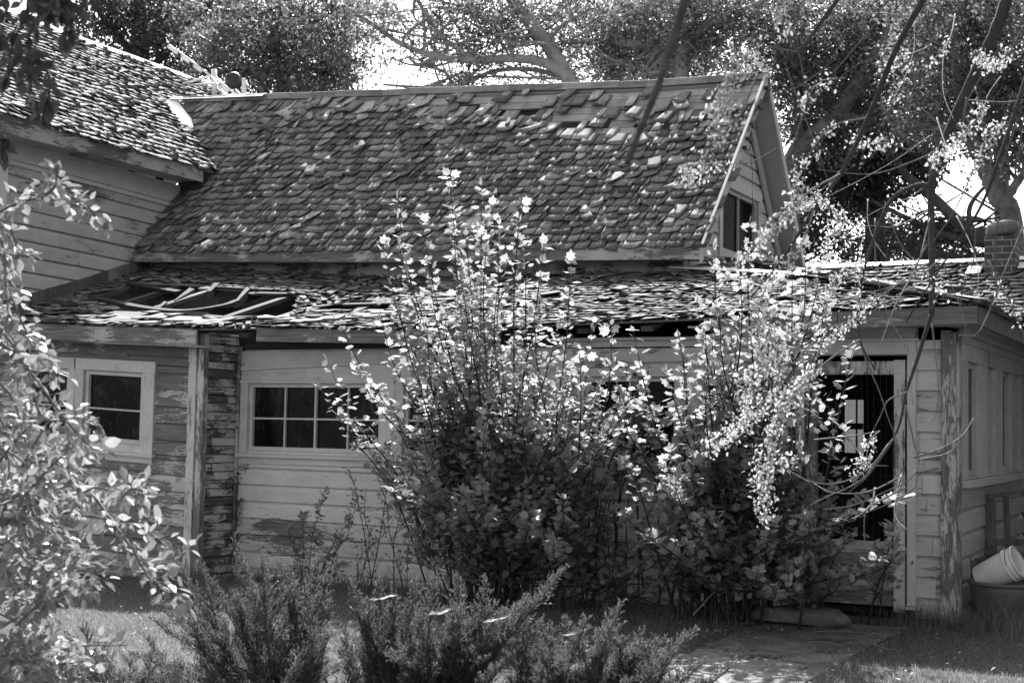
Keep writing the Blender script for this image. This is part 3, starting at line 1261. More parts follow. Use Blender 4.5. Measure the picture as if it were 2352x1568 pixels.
for a, b in zip(np.linspace(0, 3.0, 13)[:-1], np.linspace(0, 3.0, 13)[1:]):
    for k in range(2):
        p, q = np.array((-1.8 - a, 11.5 + a, lerp_tab(-1.8 - a, ZE_T) + .28 * a + .03 + k * .02)), np.array((-1.8 - b, 11.5 + b, lerp_tab(-1.8 - b, ZE_T) + .28 * b + .035 + k * .02))
        mb.beam(p, q, .2 - k * .04, .012, warp=.02)
mb.build('hip_cap', 'shingle_p', roofP)
# rafters, as far as the hole and the open eave show them
mb = MB()
for i, u in enumerate(np.arange(XA + .4, -2.2, .61)):
    if -10.6 < u < -9.75:
        a, b = PP(u, .0), PP(u, .55)                 # broken stub
        mb.beam(PP(u, .05) + (0, 0, -.075), PP(u, .5) + (0, 0, -.11), .045, .1, (1, 0, 0), warp=.02)
        mb.beam(PP(u, 2.8) + (0, 0, -.075), PP(u, 1.9) + (0, 0, -.10), .045, .1, (1, 0, 0), warp=.02)
        continue
    ye = lerp_tab(u, YE_T)
    if u > -4.5:
        smax = min(2.84, (hip_x(0) - u + 0.0 - (ye - 0)) / .96) if False else min(2.84, max(.4, (-1.8 - u) / .96))
    else:
        smax = 2.84
    mb.beam(PP(u, .02) + (0, 0, -.08), PP(u, smax) + (0, 0, -.08), .045, .11, (1, 0, 0))
mb.build('rafter', 'rafter', roofP)
hole_boards = [[(195, 682), (260, 694), (330, 708), (420, 716), (510, 704), (545, 692)], [(295, 652), (350, 662), (410, 672)],
               [(490, 660), (560, 664), (640, 668), (700, 672)], [(590, 676), (680, 676), (780, 666)], [(790, 702), (860, 700), (930, 698), (1000, 700)], [(470, 728), (560, 736), (640, 742)]]
for hb in hole_boards:
    mb = MB()
    pts = smooth_path([PP(*roof_uv([p])[0]) for p in hb], 4)
    for a, b in zip(pts[:-1], pts[1:]):
        mb.beam(a + (0, 0, .01), b + (0, 0, .01), .085, .02, (0, -.26, .96), .45)
    mb.build('loose_board', 'old_board', roofP)
for a, b in (((415, 715), (480, 724)), ((400, 690), (440, 668)), ((350, 715), (380, 695)), ((480, 670), (500, 655)), ((545, 690), (570, 668))):
    pa, pb = (PP(*roof_uv([q])[0]) for q in (a, b))
    mb = MB()
    mb.beam(pa + (0, 0, -.05), pb + (0, 0, -.02), .05, .09, warp=.03)
    mb.build('broken_rafter', 'rafter', roofP)
# curled loose shakes lying on the roof
mb = MB()
for x, y, l, an in ((700, 744, .35, .3), (760, 740, .3, -.2), (840, 735, .4, .1), (640, 745, .3, .4), (890, 728, .4, -.1), (420, 742, .35, .2), (500, 745, .3, .25), (560, 738, .25, .9), (980, 722, .4, .1)):
    u, s = roof_uv([(x, y)])[0]
    p = PP(u, s) + (0, 0, .045)
    d = np.array((math.cos(an), math.sin(an), .1 * math.sin(an)))
    mb.beam(p - d * l / 2, p + d * l / 2, .1, .012, (0, -.26, .96), random.random() * .5 + .5, .03)
mb.build('loose_shingle', 'sheath', roofP)
# pale metal strip by the foot of the gable wall
mb = MB()
fl = [(1545, 622), (1660, 630), (1780, 637), (1860, 642), (1928, 650)]
pts = [PP(*roof_uv([p])[0]) for p in fl]
for a, b in zip(pts[:-1], pts[1:]):
    mb.hexa([a + (0, -.12, .025), b + (0, -.12, .025), b + (0, .0, .035), a + (0, .0, .035),
             a + (0, -.12, .035), b + (0, -.12, .035), b + (0, .02, .07), a + (0, .02, .07)], .6)
mb.build('flashing', 'metal', roofP)
# eave boards
mb = MB()
us = np.linspace(-13.2, -9.18, 4)
for a, b in zip(us[:-1], us[1:]):
    za, zb = lerp_tab(a, ZE_T), lerp_tab(b, ZE_T)
    mb.hexa([(a, 11.08, za - .175), (b - .004, 11.08, zb - .175), (b - .004, 11.105, zb - .175), (a, 11.105, za - .175),
             (a, 11.08, za - .02), (b - .004, 11.08, zb - .02), (b - .004, 11.105, zb - .02), (a, 11.105, za - .02)])
    mb.hexa([(a, 11.106, za - .19), (b, 11.106, zb - .19), (b, 11.42, zb - .19), (a, 11.42, za - .19),
             (a, 11.106, za - .17), (b, 11.106, zb - .17), (b, 11.42, zb - .17), (a, 11.42, za - .17)])
mb.build('fascia', 'fascia_x', roofP)
mb = MB()
us = np.linspace(-8.74, -6.0, 4)
for a, b in zip(us[:-1], us[1:]):
    za, zb = lerp_tab(a, ZE_T), lerp_tab(b, ZE_T)
    mb.hexa([(a, 11.47, za - .14), (b - .004, 11.47, zb - .14), (b - .004, 11.51, zb - .14), (a, 11.51, za - .14),
             (a, 11.47, za - .015), (b - .004, 11.47, zb - .015), (b - .004, 11.51, zb - .015), (a, 11.51, za - .015)], .8)
mb.build('fascia', 'fascia_x', roofP)
mb = MB()
for a, b in ((-3.9, -2.9), (-2.897, -1.8)):
    za, zb = lerp_tab(a, ZE_T), lerp_tab(b, ZE_T)
    mb.hexa([(a, 11.47, za - .15), (b - .004, 11.47, zb - .15), (b - .004, 11.51, zb - .15), (a, 11.51, za - .15),
             (a, 11.47, za - .01), (b - .004, 11.47, zb - .01), (b - .004, 11.51, zb - .01), (a, 11.51, za - .01)], .7)
mb.hexa([(-1.83, 11.512, 2.37), (-1.79, 11.512, 2.37), (-1.79, 16.0, 2.37), (-1.83, 16.0, 2.37),
         (-1.83, 11.512, 2.515), (-1.79, 11.512, 2.515), (-1.79, 16.0, 2.515), (-1.83, 16.0, 2.515)], .7)
mb.build('fascia', 'fascia_x', roofP)
mb = MB()
for x0, x1 in ((-2.1, -1.98), (-1.977, -1.832)):
    mb.box(x0, x1, 11.9, 16.0, 2.385, 2.40)
mb.box(-4.2, -1.833, 11.512, 11.70, 2.385, 2.40)
mb.box(-4.2, -1.833, 11.703, 11.9, 2.386, 2.401)
mb.build('soffit', 'soffit', roofP)

# ---- porch front wall (several stretches) ---------------------------
pf = Face((0, YP), (1, 0), (0, -1))
W1 = (-9.19, -5.66, 1.2, 2.0)
W3 = (-5.36, -4.36, 1.2, 1.98)
W4 = (-4.2, -3.5, 1.2, 1.98)
DOOR = (-3.28, -2.43, .0, 2.16)
mb = siding(pf, -9.28, -3.44, -.15, 1.09, .171, (), rough=1.5)
siding(pf, -9.28, -5.62, 1.09, 2.25, .171, [(-9.24, -5.64, 1.09, 2.1)], mb=mb)
siding(pf, -5.62, -3.44, 1.09, 2.24, .171, [(-5.42, -3.46, 1.09, 2.06)], mb=mb)
wl = mb.build('wall', 'siding_mid', house)
wl['label'] = 'porch front wall of patchy painted boards under the window band'
mb = siding(pf, -2.37, -2.06, .02, 2.28, .168, (), rough=1.5)
siding(pf, -3.46, -2.37, 2.26, 2.34, .168, (), mb=mb, core=False)
siding(pf, -3.40, -2.36, 2.16, 2.40, .168, (), mb=mb)
wr = mb.build('wall', 'siding_x', house)
wr['label'] = 'narrow stretch of boards between the door and the corner post'
mb = MB()
pf.box(mb, -9.2, -5.64, 2.1, 2.245, -.02, .012)
pf.box(mb, -9.2, -5.64, 2.25, 2.33, -.02, -.004)
pf.box(mb, -5.62, -3.4, 2.25, 2.30, -.02, .03)
pf.box(mb, -5.62, -3.4, 2.305, 2.335, -.02, .045)
mb.build('frieze_board', 'trim_x', wl)
mb = MB()
pf.box(mb, -9.2, -5.64, 2.26, 2.34, -.015, .018, .9)
pf.box(mb, -9.2, -5.64, 2.342, 2.42, -.015, .014, .9)
mb.build('bare_board', 'dark_board', wl)
# long window band with a warped head board
mb = MB()
for a, b, sa, sb in ((-9.22, -8.4, .0, .028), (-8.4, -7.5, .028, .06), (-7.5, -5.6, .06, .06)):
    for z0, z1, o in ((1.945, 2.045, .028), (2.047, 2.075, .05), (2.077, 2.095, .038)):
        P = pf.p
        k = 1.0 if z0 > 1.95 else 0.0
        mb.hexa([P(a, z0 + sa * k, o), P(b, z0 + sb * k, o), P(b, z0 + sb * k, -.01), P(a, z0 + sa * k, -.01),
                 P(a, z1 + sa, o), P(b, z1 + sb, o), P(b, z1 + sb, -.01), P(a, z1 + sa, -.01)])
hd = mb.build('window_head', 'trim_x', wl)
mb = MB()
pf.box(mb, -9.26, -5.6, 1.155, 1.19, -.06, .06, .8)
pf.box(mb, -9.24, -5.62, 1.09, 1.153, -.02, .02)
pf.box(mb, -5.42, -3.46, 1.155, 1.19, -.06, .055)
pf.box(mb, -5.42, -3.46, 1.09, 1.153, -.02, .02)
mb.build('sill', 'trim_x', wl)
w1 = window(pf, (-9.235, -7.36, 1.191, 1.944), (-9.14, -7.52, 1.22, 1.915), house, ('trim_z', 'trim_x'),
            ((-8.70, -8.32, -7.93), (1.555,)), sill=False, label='wide eight-pane window beside the inner corner of the porch')
mb = MB()
pf.box(mb, -8.33, -8.31, 1.25, 1.885, -.067, -.018)
mb.build('mullion', 'trim_z', w1)
window(pf, (-7.355, -5.64, 1.191, 1.944), (-7.26, -5.8, 1.22, 1.915), house, ('trim_z', 'trim_x'),
       ((-6.9, -6.55, -6.17), (1.555,)), sill=False, label='wide eight-pane window half hidden behind the sapling')
window(pf, (-5.42, -4.34, 1.191, 2.06), (-5.33, -4.43, 1.22, 1.98), house, ('trim_z', 'trim_x'), ((-4.9,), (1.6,)), sill=False,
       label='dark window behind the leaves beside the pilaster')
window(pf, (-4.33, -3.46, 1.191, 2.06), (-4.2, -3.53, 1.22, 1.98), house, ('trim_z', 'trim_x'), ((), (1.6,)), sill=False,
       label='dark window behind the leaves beside the door')
mb = MB()
pf.box(mb, -5.62, -5.44, -.1, 2.24, -.02, .045)
mb.build('pilaster', 'trim_z', wl)
# faint hanging curtain folds inside the first window
mb = MB()
for x, w in ((-9.0, .18), (-8.55, .14), (-8.15, .2)):
    n = 8
    for k in range(n):
        a, b = k / n, (k + 1) / n
        sag = lambda t: 1.85 - .5 * math.sin(math.pi * t)
        mb.poly([(x + w * 2 * a, 12.06, sag(a)), (x + w * 2 * b, 12.06, sag(b)), (x + w * 2 * b, 12.09, sag(b) + .06), (x + w * 2 * a, 12.09, sag(a) + .06)], .4)
mb.build('curtain', 'curtain', w1)

# ---- doorway ---------------------------------------------------------
mb = MB()
pf.box(mb, -3.44, -3.285, .0, 2.165, -.03, .03)
pf.box(mb, -2.425, -2.355, .12, 2.165, -.03, .03)
pf.box(mb, -3.44, -2.355, 2.167, 2.27, -.03, .032)
pf.box(mb, -3.46, -2.335, 2.272, 2.295, -.03, .05)
pf.box(mb, -2.52, -2.30, .09, .115, -.05, .06)
dr = mb.build('door', 'trim_z', house)
dr['label'] = 'open screen door frame with torn wire mesh and boarded foot'
mb = MB()
pf.box(mb, -3.27, -3.18, .10, 2.1, -.05, .005)
pf.box(mb, -2.535, -2.445, .06, 2.12, -.05, .012)
pf.box(mb, -3.178, -2.537, 2.0, 2.11, -.05, .005)
mb.build('door_frame', 'post_z', dr)
mb = MB()
z = .10
for k in range(5):
    h = random.uniform(.095, .12)
    pf.box(mb, -3.178, -2.537, z, z + h - .004, -.04, -.01 + random.uniform(-.004, .004))
    z += h
mb.build('door_panel', 'fascia_x', dr)
mb = MB()
for u in np.arange(-3.17, -2.5, .052):
    mb.tube([pf.p(u, .63, .014), pf.p(u + random.uniform(-.012, .012), 1.3, .016), pf.p(u + random.uniform(-.006, .006), 2.06, .014)], .0009, .0009, 3)
for z in np.arange(.68, 2.07, .07):
    mb.tube([pf.p(-3.2, z, .015), pf.p(-2.85, z + random.uniform(-.025, .012), .022), pf.p(-2.48, z, .015)], .0009, .0009, 3)
mb.build('screen', 'screen', dr)
# inside: floor, back wall, end walls, a far window with daylight in it
mb = MB()
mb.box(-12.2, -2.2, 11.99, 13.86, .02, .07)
mb.box(-9.40, -9.22, 11.93, 12.02, -.1, 2.4)  # unseen upright added to stop sun leaking at the inner corner
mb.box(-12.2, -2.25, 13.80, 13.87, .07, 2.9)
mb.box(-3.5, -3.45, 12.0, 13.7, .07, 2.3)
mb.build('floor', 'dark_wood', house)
wz = [at_y(*p, 13.76) for p in ((1940, 918), (1982, 1040))]
ib = Face((0, 13.79), (1, 0), (0, -1))
mb = MB()
x0, x1, z0_, z1_ = wz[0][0], wz[1][0], wz[1][2], wz[0][2]
ib.box(mb, x0 - .04, x1 + .04, z0_ - .04, z1_ + .04, 0, .012)
wi = mb.build('window', 'dark_wood', house)
wi['label'] = 'small daylit window seen through the open doorway'
mb = MB()
ib.box(mb, x0, x1, z0_, z1_, .013, .018, .5)
mb.build('pane', 'lit', wi)
mb = MB()
ib.box(mb, x0, x1, (z0_ + z1_) / 2 - .03, (z0_ + z1_) / 2 + .03, .019, .03)
ib.box(mb, (x0 + x1) / 2 + .02, (x0 + x1) / 2 + .035, z0_, z1_, .019, .03)
mb.build('sash', 'dark_wood', wi)

# ---- corner post and right-hand side wall ----------------------------
mb = MB()
mb.box(-2.155, -2.035, 11.865, 11.899, .0, 2.34)
mb.box(-2.05, -2.018, 11.9, 12.03, .0, 2.34)
mb.build('corner_post', 'post_z', house)['label'] = 'flaking corner post beside the doorway'
sf = Face((XC, 0), (0, 1), (1, 0))
SW = (12.26, 15.86, 1.13, 2.14)
mb = siding(sf, 11.92, 16.0, -.1, 2.36, .2, [SW], rough=1.3)
ws = mb.build('wall', 'siding_y', house)
ws['label'] = 'shaded side wall of the porch facing right'
mb = MB()
sf.box(mb, 12.16, 16.0, 2.27, 2.33, 0, .05)
sf.box(mb, 12.10, 16.0, 2.335, 2.384, 0, .09)
mb.build('frieze_board', 'trim_y', ws)
panes = [(12.40, 13.03, 'glass'), (13.42, 13.92, 'curtain'), (14.36, 14.98, 'curtain'), (15.14, 15.62, 'curtain')]
bounds = [(12.24, 13.24), (13.245, 14.16), (14.165, 15.06), (15.065, 15.86)]
labs = ['first side window from the corner post, dark glass', 'second side window from the corner post, pale covered pane',
        'third side window from the corner post, pale covered pane', 'side window farthest from the corner post']
for (a, b, pm), (c0, c1), lb in zip(panes, bounds, labs):
    w = window(sf, (c0, c1, 1.14, 2.27), (a, b, 1.16, 2.13), house, ('trim_z', 'trim_y'), sill=False, pane=pm, label=lb, cas_o=.025, sash=.045)
    if pm == 'glass':
        mb = MB()
        sf.box(mb, 12.78, 12.99, 1.2, 2.09, -.051, -.045, .6)
        mb.build('curtain', 'curtain', w)
    if a == 14.36:
        mb = MB()
        sf.box(mb, 14.84, 14.93, 1.2, 2.09, -.051, -.045, .6)
        mb.build('gap', 'black', w)
mb = MB()
for a, b in ((12.22, 13.35), (13.353, 14.4), (14.403, 15.9)):
    sf.box(mb, a, b, 1.07 + random.uniform(-.006, .006), 1.135, -.06, .075)
mb.build('sill', 'trim_y', ws)

# ---- left-hand section -----------------------------------------------
lf = Face((0, YL), (1, 0), (0, -1), lambda u: -.045 * (u + 10.5))
LW1 = (-10.96, -10.08, 1.27, 2.03)
LW2 = (-11.75, -11.12, 1.27, 2.03)
mb = siding(lf, -13.2, -9.42, -.2, 2.36, .172, [(-11.9, -9.95, 1.2, 2.1)], rough=2.0)
wlft = mb.build('wall', 'siding_left', house)
wlft['label'] = 'bare weathered board wall left of the grooved corner post'
lw = window(lf, (-11.05, -9.96, 1.19, 2.14), (-10.93, -10.12, 1.27, 2.02), house, ('trim_z', 'trim_x'), ((), (1.62,)),
            label='dark single window beside the grooved corner post', sash=.045)
lw2 = window(lf, (-11.9, -11.055, 1.19, 2.14), (-11.78, -11.15, 1.27, 2.02), house, ('trim_z', 'trim_x'), ((), (1.62,)),
             label='dark window half hidden behind the foreground leaves', sash=.045)
for w in (lw, lw2):
    pass
mb = MB()
mb.box(-9.485, -9.39, 11.345, 11.42, -.14, 2.36)
mb.box(-9.388, -9.36, 11.36, 11.42, -.14, 2.36)
mb.box(-9.358, -9.29, 11.345, 11.42, -.14, 2.40)
lp = mb.build('corner_post', 'post_z', house)
lp['label'] = 'grooved flaking corner post at the step in the front wall'
rf = Face((-9.3, 0), (0, 1), (1, 0))
mb = siding(rf, 11.42, 11.91, -.2, 2.42, .0865, (), rough=2.0)
rw = mb.build('wall', 'return', house)
rw['label'] = 'short return wall of narrow flaking boards'
mb = MB()
mb.box(-9.285, -9.245, 11.872, 11.899, -.1, 2.3)
mb.build('corner_bead', 'fascia_x', rw)
# ends and floor that close the shell against daylight
mb = MB()
mb.box(-13.3, -13.2, 11.4, 13.9, -.1, 3.4)
mb.box(-13.2, -9.3, 11.48, 13.9, -.08, -.02)
mb.build('floor', 'dark_wood', house)

# ---- rear wing ---------------------------------------------------------
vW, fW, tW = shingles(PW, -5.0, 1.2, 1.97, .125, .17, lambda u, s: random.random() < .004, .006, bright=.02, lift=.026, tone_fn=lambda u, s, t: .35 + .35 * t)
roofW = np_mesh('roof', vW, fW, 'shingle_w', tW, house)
roofW['label'] = 'low rear roof of neat even shingle rows behind the corner'
mb = MB()
q = [PW(-5, 0), PW(1.2, 0), PW(1.2, 1.97), PW(-5, 1.97)]
mb.hexa([x + (0, 0, -.06) for x in q] + [x + (0, 0, -.006) for x in q], .5)
mb.poly([PW(-5, 1.97), PW(1.2, 1.97), (1.2, 19.4, 2.75), (-5, 19.4, 2.75)], .5)
mb.build('sheathing', 'sheath', roofW)
mb = MB()
for a, b in zip(np.linspace(-4.9, 1.2, 8)[:-1], np.linspace(-4.9, 1.2, 8)[1:]):
    pa, pb = PW(a, 1.97), PW(b, 1.97)
    mb.hexa([pa + (0, -.1, -.01), pb + (0, -.1, -.01), pb + (0, .1, -.01), pa + (0, .1, -.01), pa + (0, -.02, .04), pb + (0, -.02, .04), pb + (0, .02, .04), pa + (0, .02, .04)])
mb.build('ridge_cap', 'metal', roofW)
mb = MB()
mb.box(-1.78, 1.2, 15.66, 15.69, 2.56, 2.74)
mb.box(-1.78, 1.2, 15.70, 16.0, 2.58, 2.60)
mb.build('fascia', 'trim_x', roofW)
wgf = Face((0, 16.0), (1, 0), (0, -1))
ww = siding(wgf, -2.0, 1.0, -.1, 2.6, .18).build('wall', 'siding_mid', house)
ww['label'] = 'rear wing wall seen at the far end of the side wall'
mb = MB()
mb.tube([(-1.93, 15.95, 2.18), (-1.9, 15.75, 2.18), (-1.9, 15.7, 2.1)], .012, .012, 6)
mb.box(-1.97, -1.9, 15.96, 15.985, 2.05, 2.3)
mb.build('bracket', 'black', ww)
mb = MB()
cx0, cx1, cy0, cy1 = -2.6, -2.26, 17.0, 17.36
mb.box(cx0, cx1, cy0, cy1, 2.9, 3.80, .5)
ch = mb.build('chimney', 'brick', roofW, bevel=.006)
mb = MB()
mb.lathe([(.001, 3.80), (.16, 3.805), (.19, 3.83), (.2, 3.88), (.175, 3.94), (.09, 3.97), (.001, 3.975)], 14,
         np.array([[1.0, 0, 0, -2.42], [0, .9, 0, 17.18], [.12, 0, 1, .0 + .02], [0, 0, 0, 1]], float) @ np.eye(4))
cs = mb.build('cap_stone', 'cap_stone', roofW, smooth=True)
cs['label'] = 'flat stone lying on the brick chimney top'
mb = MB()
mb.beam(PW(-2.72, 1.35) + (0, 0, .05), PW(-2.72, 1.62) + (0, 0, .05), .16, .006, (0, -.4, .9))
mb.build('flashing', 'metal', roofW)
mb = MB()
mb.beam(PW(-2.18, 1.45) + (0, 0, .06), PW(-2.18, 1.65) + (0, 0, .06), .12, .006, (0, -.4, .9))
mb.build('flashing', 'metal', roofW)
# ------------------------------------------------------------------ ground
def build_ground():
    xs = np.concatenate([[-400, -150, -60, -30], np.arange(-18, 8.1, .4), [20, 60, 150, 400]])
    ys = np.concatenate([[-200, -60, -15], np.arange(-2, 22.1, .4), [40, 90, 200, 600]])
    V = [(x, y, gz(x, y) if -18 <= x <= 8 and y < 22 else -.03) for y in ys for x in xs]
    nx = len(xs)
    Fc = [(j * nx + i, j * nx + i + 1, (j + 1) * nx + i + 1, (j + 1) * nx + i) for j in range(len(ys) - 1) for i in range(nx - 1)]
    tag(np_mesh('ground', V, Fc, 'ground', smooth=True), kind='structure')


build_ground()
# concrete path running out from the door
V, Fc = [], []
ys = np.linspace(4.0, 11.45, 60)
for y in ys:
    wob = .03 * math.sin(y * 2.3) + .02 * math.sin(y * 5.1)
    for x in np.linspace(-3.42 + .02 * (11.4 - y) + wob, -2.36 + .01 * math.sin(y * 3), 8):
        V.append((x, y, gz(x, y) + .006 + .004 * math.sin(x * 7 + y * 3)))
for j in range(len(ys) - 1):
    for i in range(7):
        a = j * 8 + i
        Fc.append((a, a + 1, a + 9, a + 8))
tag(np_mesh('path', V, Fc, 'concrete', smooth=True), kind='structure')


def blades(n, xf, h0, h1, w, mat, name, parent=None, lean=.5, clip=None):
    x, y = xf(n)
    if clip is not None:
        k = clip(x, y)
        x, y = x[k], y[k]
    n = len(x)
    z = np.array([gz(a, b) for a, b in zip(x, y)])
    an = rng.uniform(0, 2 * math.pi, n)
    h = rng.uniform(h0, h1, n) * rng.uniform(.6, 1.1, n)
    ln = rng.normal(0, lean, n) * h
    la = rng.uniform(0, 2 * math.pi, n)
    b = np.stack([x, y, z - .004], 1)
    sd = np.stack([np.cos(an), np.sin(an), np.zeros(n)], 1) * (w * rng.uniform(.6, 1.3, n))[:, None]
    up = np.stack([np.cos(la) * ln, np.sin(la) * ln, h], 1)
    md = np.stack([np.cos(la) * ln * .35, np.sin(la) * ln * .35, h * .58], 1)
    Vt = np.stack([b - sd, b + sd, b + md + sd * .7, b + md - sd * .7, b + up], 1)
    f4 = (np.array([[0, 1, 2, 3], [3, 2, 4, 4]])[None] + (np.arange(n) * 5)[:, None, None])
    f3 = np.concatenate([f4[:, 0, [0, 1, 2]], f4[:, 0, [0, 2, 3]], f4[:, 1, [0, 1, 2]]])
    t = rng.beta(2, 2, n)
    return np_mesh(name, Vt.reshape(-1, 3), f3, mat, np.concatenate([t, t, t]), parent)


def on_path(x, y):
    return (x > -3.45) & (x < -2.34) & (y < 11.5)


def lawn_xy(n):
    y = rng.uniform(5.6, 11.9, n)
    x = rng.uniform(-10.2, -.6, n)
    k = (x < -.05 * y - .1) & (x > -.98 * y - .4) & (rng.random(n) < (8.0 / y))
    return x[k], y[k]


def lawn_clip(x, y):
    d = np.minimum(np.abs(x + 3.42), np.abs(x + 2.36))
    wob = .05 + .09 * np.sin(y * 2.1 + 1) * np.sin(y * 5.3) + .05 * np.sin(y * 13)
    edge = rng.random(len(x)) < .8
    return ~(on_path(x, y) & ~((d < wob + .06 * rng.random(len(x))) & edge))


g1 = blades(230000, lawn_xy, .02, .05, .0022, 'grass', 'lawn_grass', lean=.8, clip=lawn_clip)
tag(g1, 'short mown grass', 'grass', kind='stuff')


def tall_xy(n):
    xs, ys = [], []
    for cx, cy, rx, ry, m in ((-1.75, 11.55, .5, .22, 700), (-2.3, 11.75, .35, .1, 200), (-9.3, 11.2, .5, .15, 260), (-10.4, 11.25, 1.0, .12, 300),
                              (-8.6, 11.75, .6, .12, 300), (-7.4, 11.6, .8, .15, 420), (-1.3, 11.2, .4, .3, 300), (-6.0, 11.2, 1.5, .4, 500), (-3.9, 11.2, .5, .3, 260)):
        xs.append(rng.normal(cx, rx * .5, m))
        ys.append(rng.normal(cy, ry * .5, m))
    return np.concatenate(xs), np.concatenate(ys)


g2 = blades(1, lambda n: tall_xy(n), .10, .26, .0026, 'grass', 'tall_grass', lean=.45)
tag(g2, 'long uncut grass along the wall foot', 'grass', kind='stuff')

# ------------------------------------------------------------------ leaves


def lobed():
    """five-lobed leaf outline, tip at +y, stalk end at origin"""
    o = [(0, 0), (.22, .02), (.30, .16), (.50, .26), (.36, .42), (.46, .66), (.22, .66), (0, 1.0)]
    pts = o + [(-x, y) for x, y in o[-2:0:-1]]
    c = [(0, .4)]
    V = np.array([(x, y, -.10 * abs(x) + .06 * math.sin(y * 3)) for x, y in c + pts])
    n = len(pts)
    return V, np.array([(0, 1 + k, 1 + (k + 1) % n) for k in range(n)])


def ovate():
    o = [(0, 0), (.20, .16), (.31, .40), (.24, .66), (.10, .86), (0, 1.0)]
    pts = o + [(-x, y) for x, y in o[-2:0:-1]]
    V = np.array([(0, .42, -.03)] + [(x, y, .16 * abs(x) - .12 * (y - .4) ** 2) for x, y in pts])
    n = len(pts)
    return V, np.array([(0, 1 + k, 1 + (k + 1) % n) for k in range(n)])


def rhomb():
    V = np.array([(0, 0, 0), (.33, .45, .05), (0, 1.0, -.04), (-.33, .45, .05)])
    return V, np.array([(0, 1, 2), (0, 2, 3)])


def curl_leaf():
    V = np.array([(0, 0, 0), (.26, .3, .1), (.22, .75, .06), (0, 1, -.15), (-.22, .75, .06), (-.26, .3, .1)])
    return V, np.array([(0, 1, 2), (0, 2, 3), (0, 3, 4), (0, 4, 5)])


TPL = {'lobed': lobed(), 'ovate': ovate(), 'rhomb': rhomb(), 'curl': curl_leaf()}


def norm(a):
    return a / (np.linalg.norm(a, axis=-1, keepdims=True) + 1e-9)


def leaves(name, pos, out, size, mat, shape='lobed', upness=.8, jit=.45, parent=None, tone=None, droop=0.0):
    """leaf blades at pos pointing along out; normals mostly upward"""
    pos, out = np.asarray(pos, float), np.asarray(out, float)
    n = len(pos)
    out = norm(out + rng.normal(0, .3, (n, 3)) + np.array((0, 0, -droop)))
    nr = norm(np.array((0, 0, upness)) + rng.normal(0, jit, (n, 3)))
    sx = norm(np.cross(out, nr))
    nz = np.cross(sx, out)
    V0, F0 = TPL[shape]
    s = size * rng.uniform(.6, 1.25, n)
    wv = rng.uniform(.8, 1.15, n)
    V = pos[:, None] + (sx[:, None] * (V0[None, :, 0:1] * wv[:, None, None]) + out[:, None] * V0[None, :, 1:2]
                        + nz[:, None] * V0[None, :, 2:3] * rng.uniform(.2, 2.2, n)[:, None, None]) * s[:, None, None]
    Fc = (F0[None] + (np.arange(n) * len(V0))[:, None, None]).reshape(-1, 3)
    if tone is None:
        tone = rng.beta(2.2, 2.2, n)
    return np_mesh(name, V.reshape(-1, 3), Fc, mat, np.repeat(tone, len(F0)), parent)


def sapling(name, label, cat, base, stems, mat='leaf_bush', leaf=.076, shape='lobed', step=.042, side=(.12, .5), r=.0085, spread=.12,
            bark='stem', group=None, upness=.9, jit=.45, start=.12, densest=1.0, bend=.15):
    """many stems (list of 3-D tips) from one base, each with side shoots that carry the leaves"""
    t = thing(name, label, cat, base, group)
    wood = MB()
    P, O = [], []
    base = np.array(base, float)
    for tip in stems:
        tip = np.array(tip, float)
        b = base + rng.normal(0, 1, 3) * (spread, .12, 0) + np.array(((tip[0] - base[0]) * .35, 0, 0))
        L = np.linalg.norm(tip - b)
        mid = b * .5 + tip * .5 + np.array((rng.normal(0, bend * .3), rng.normal(0, bend * .3), 0)) + (b - tip) * (1, 1, 0) * bend
        mid2 = b * .2 + tip * .8 + rng.normal(0, .03, 3)
        path = smooth_path([b, mid, mid2, tip], 8)
        rr = r * min(1.3, .4 + L / 3)
        wood.tube(path, rr, .0022, 6, .5, .9)
        acc = 0
        tot = L
        for i in range(1, len(path)):
            a, c = path[i - 1], path[i]
            seg = np.linalg.norm(c - a)
            d = (c - a) / (seg + 1e-9)
            q = acc
            m = max(1, int(seg / step))
            for k in range(m):
                p = a + (c - a) * (k + random.random()) / m
                f = (acc + seg * k / m) / tot
                if f < start:
                    continue
                # side shoot or a single leaf at the tip
                an = random.uniform(0, 2 * math.pi)
                h = np.array((math.cos(an), math.sin(an), random.uniform(.1, .9)))
                dd = norm(h * .8 + d * .6)
                sl = random.uniform(*side) * (1.15 - f) * min(1, L / 1.2) * densest
                if f > .8 or sl < .06:
                    for q2 in (0, 1):
                        d2 = norm(dd + rng.normal(0, .6, 3) * q2 - 2 * q2 * dd * (1, 1, 0))
                        P.append(p + d2 * .03)
                        O.append(d2 * (1, 1, .4))
                        wood.tube([p, p + d2 * .033], .0011, .0008, 3)
                else:
                    e = p + dd * sl
                    e[2] += sl * .15
                    wood.tube([p, p + dd * sl * .55 + (0, 0, .005), e], .0028, .001, 4)
                    nl = max(2, int(sl / .046))
                    for j in range(nl):
                        g = (j + .6) / nl
                        lp = p + dd * sl * g + (0, 0, sl * .15 * g * g)
                        an2 = random.uniform(0, 2 * math.pi)
                        od = norm(dd * .4 + np.array((math.cos(an2), math.sin(an2), random.uniform(-.2, .5))))
                        pe = random.uniform(.012, .03)
                        P.append(lp + od * pe)
                        O.append(od * (1, 1, .5))
            acc += seg
        P.append(tip)
        O.append(norm(path[-1] - path[-2]))
    wood.build('stem', bark, t, smooth=True)
    leaves('foliage', P, O, leaf, mat, shape, upness, jit, t)
    return t, len(P)


def tips(pts, ylo, yhi):
    return [at_y(x, y, random.uniform(ylo, yhi)) for x, y in pts]


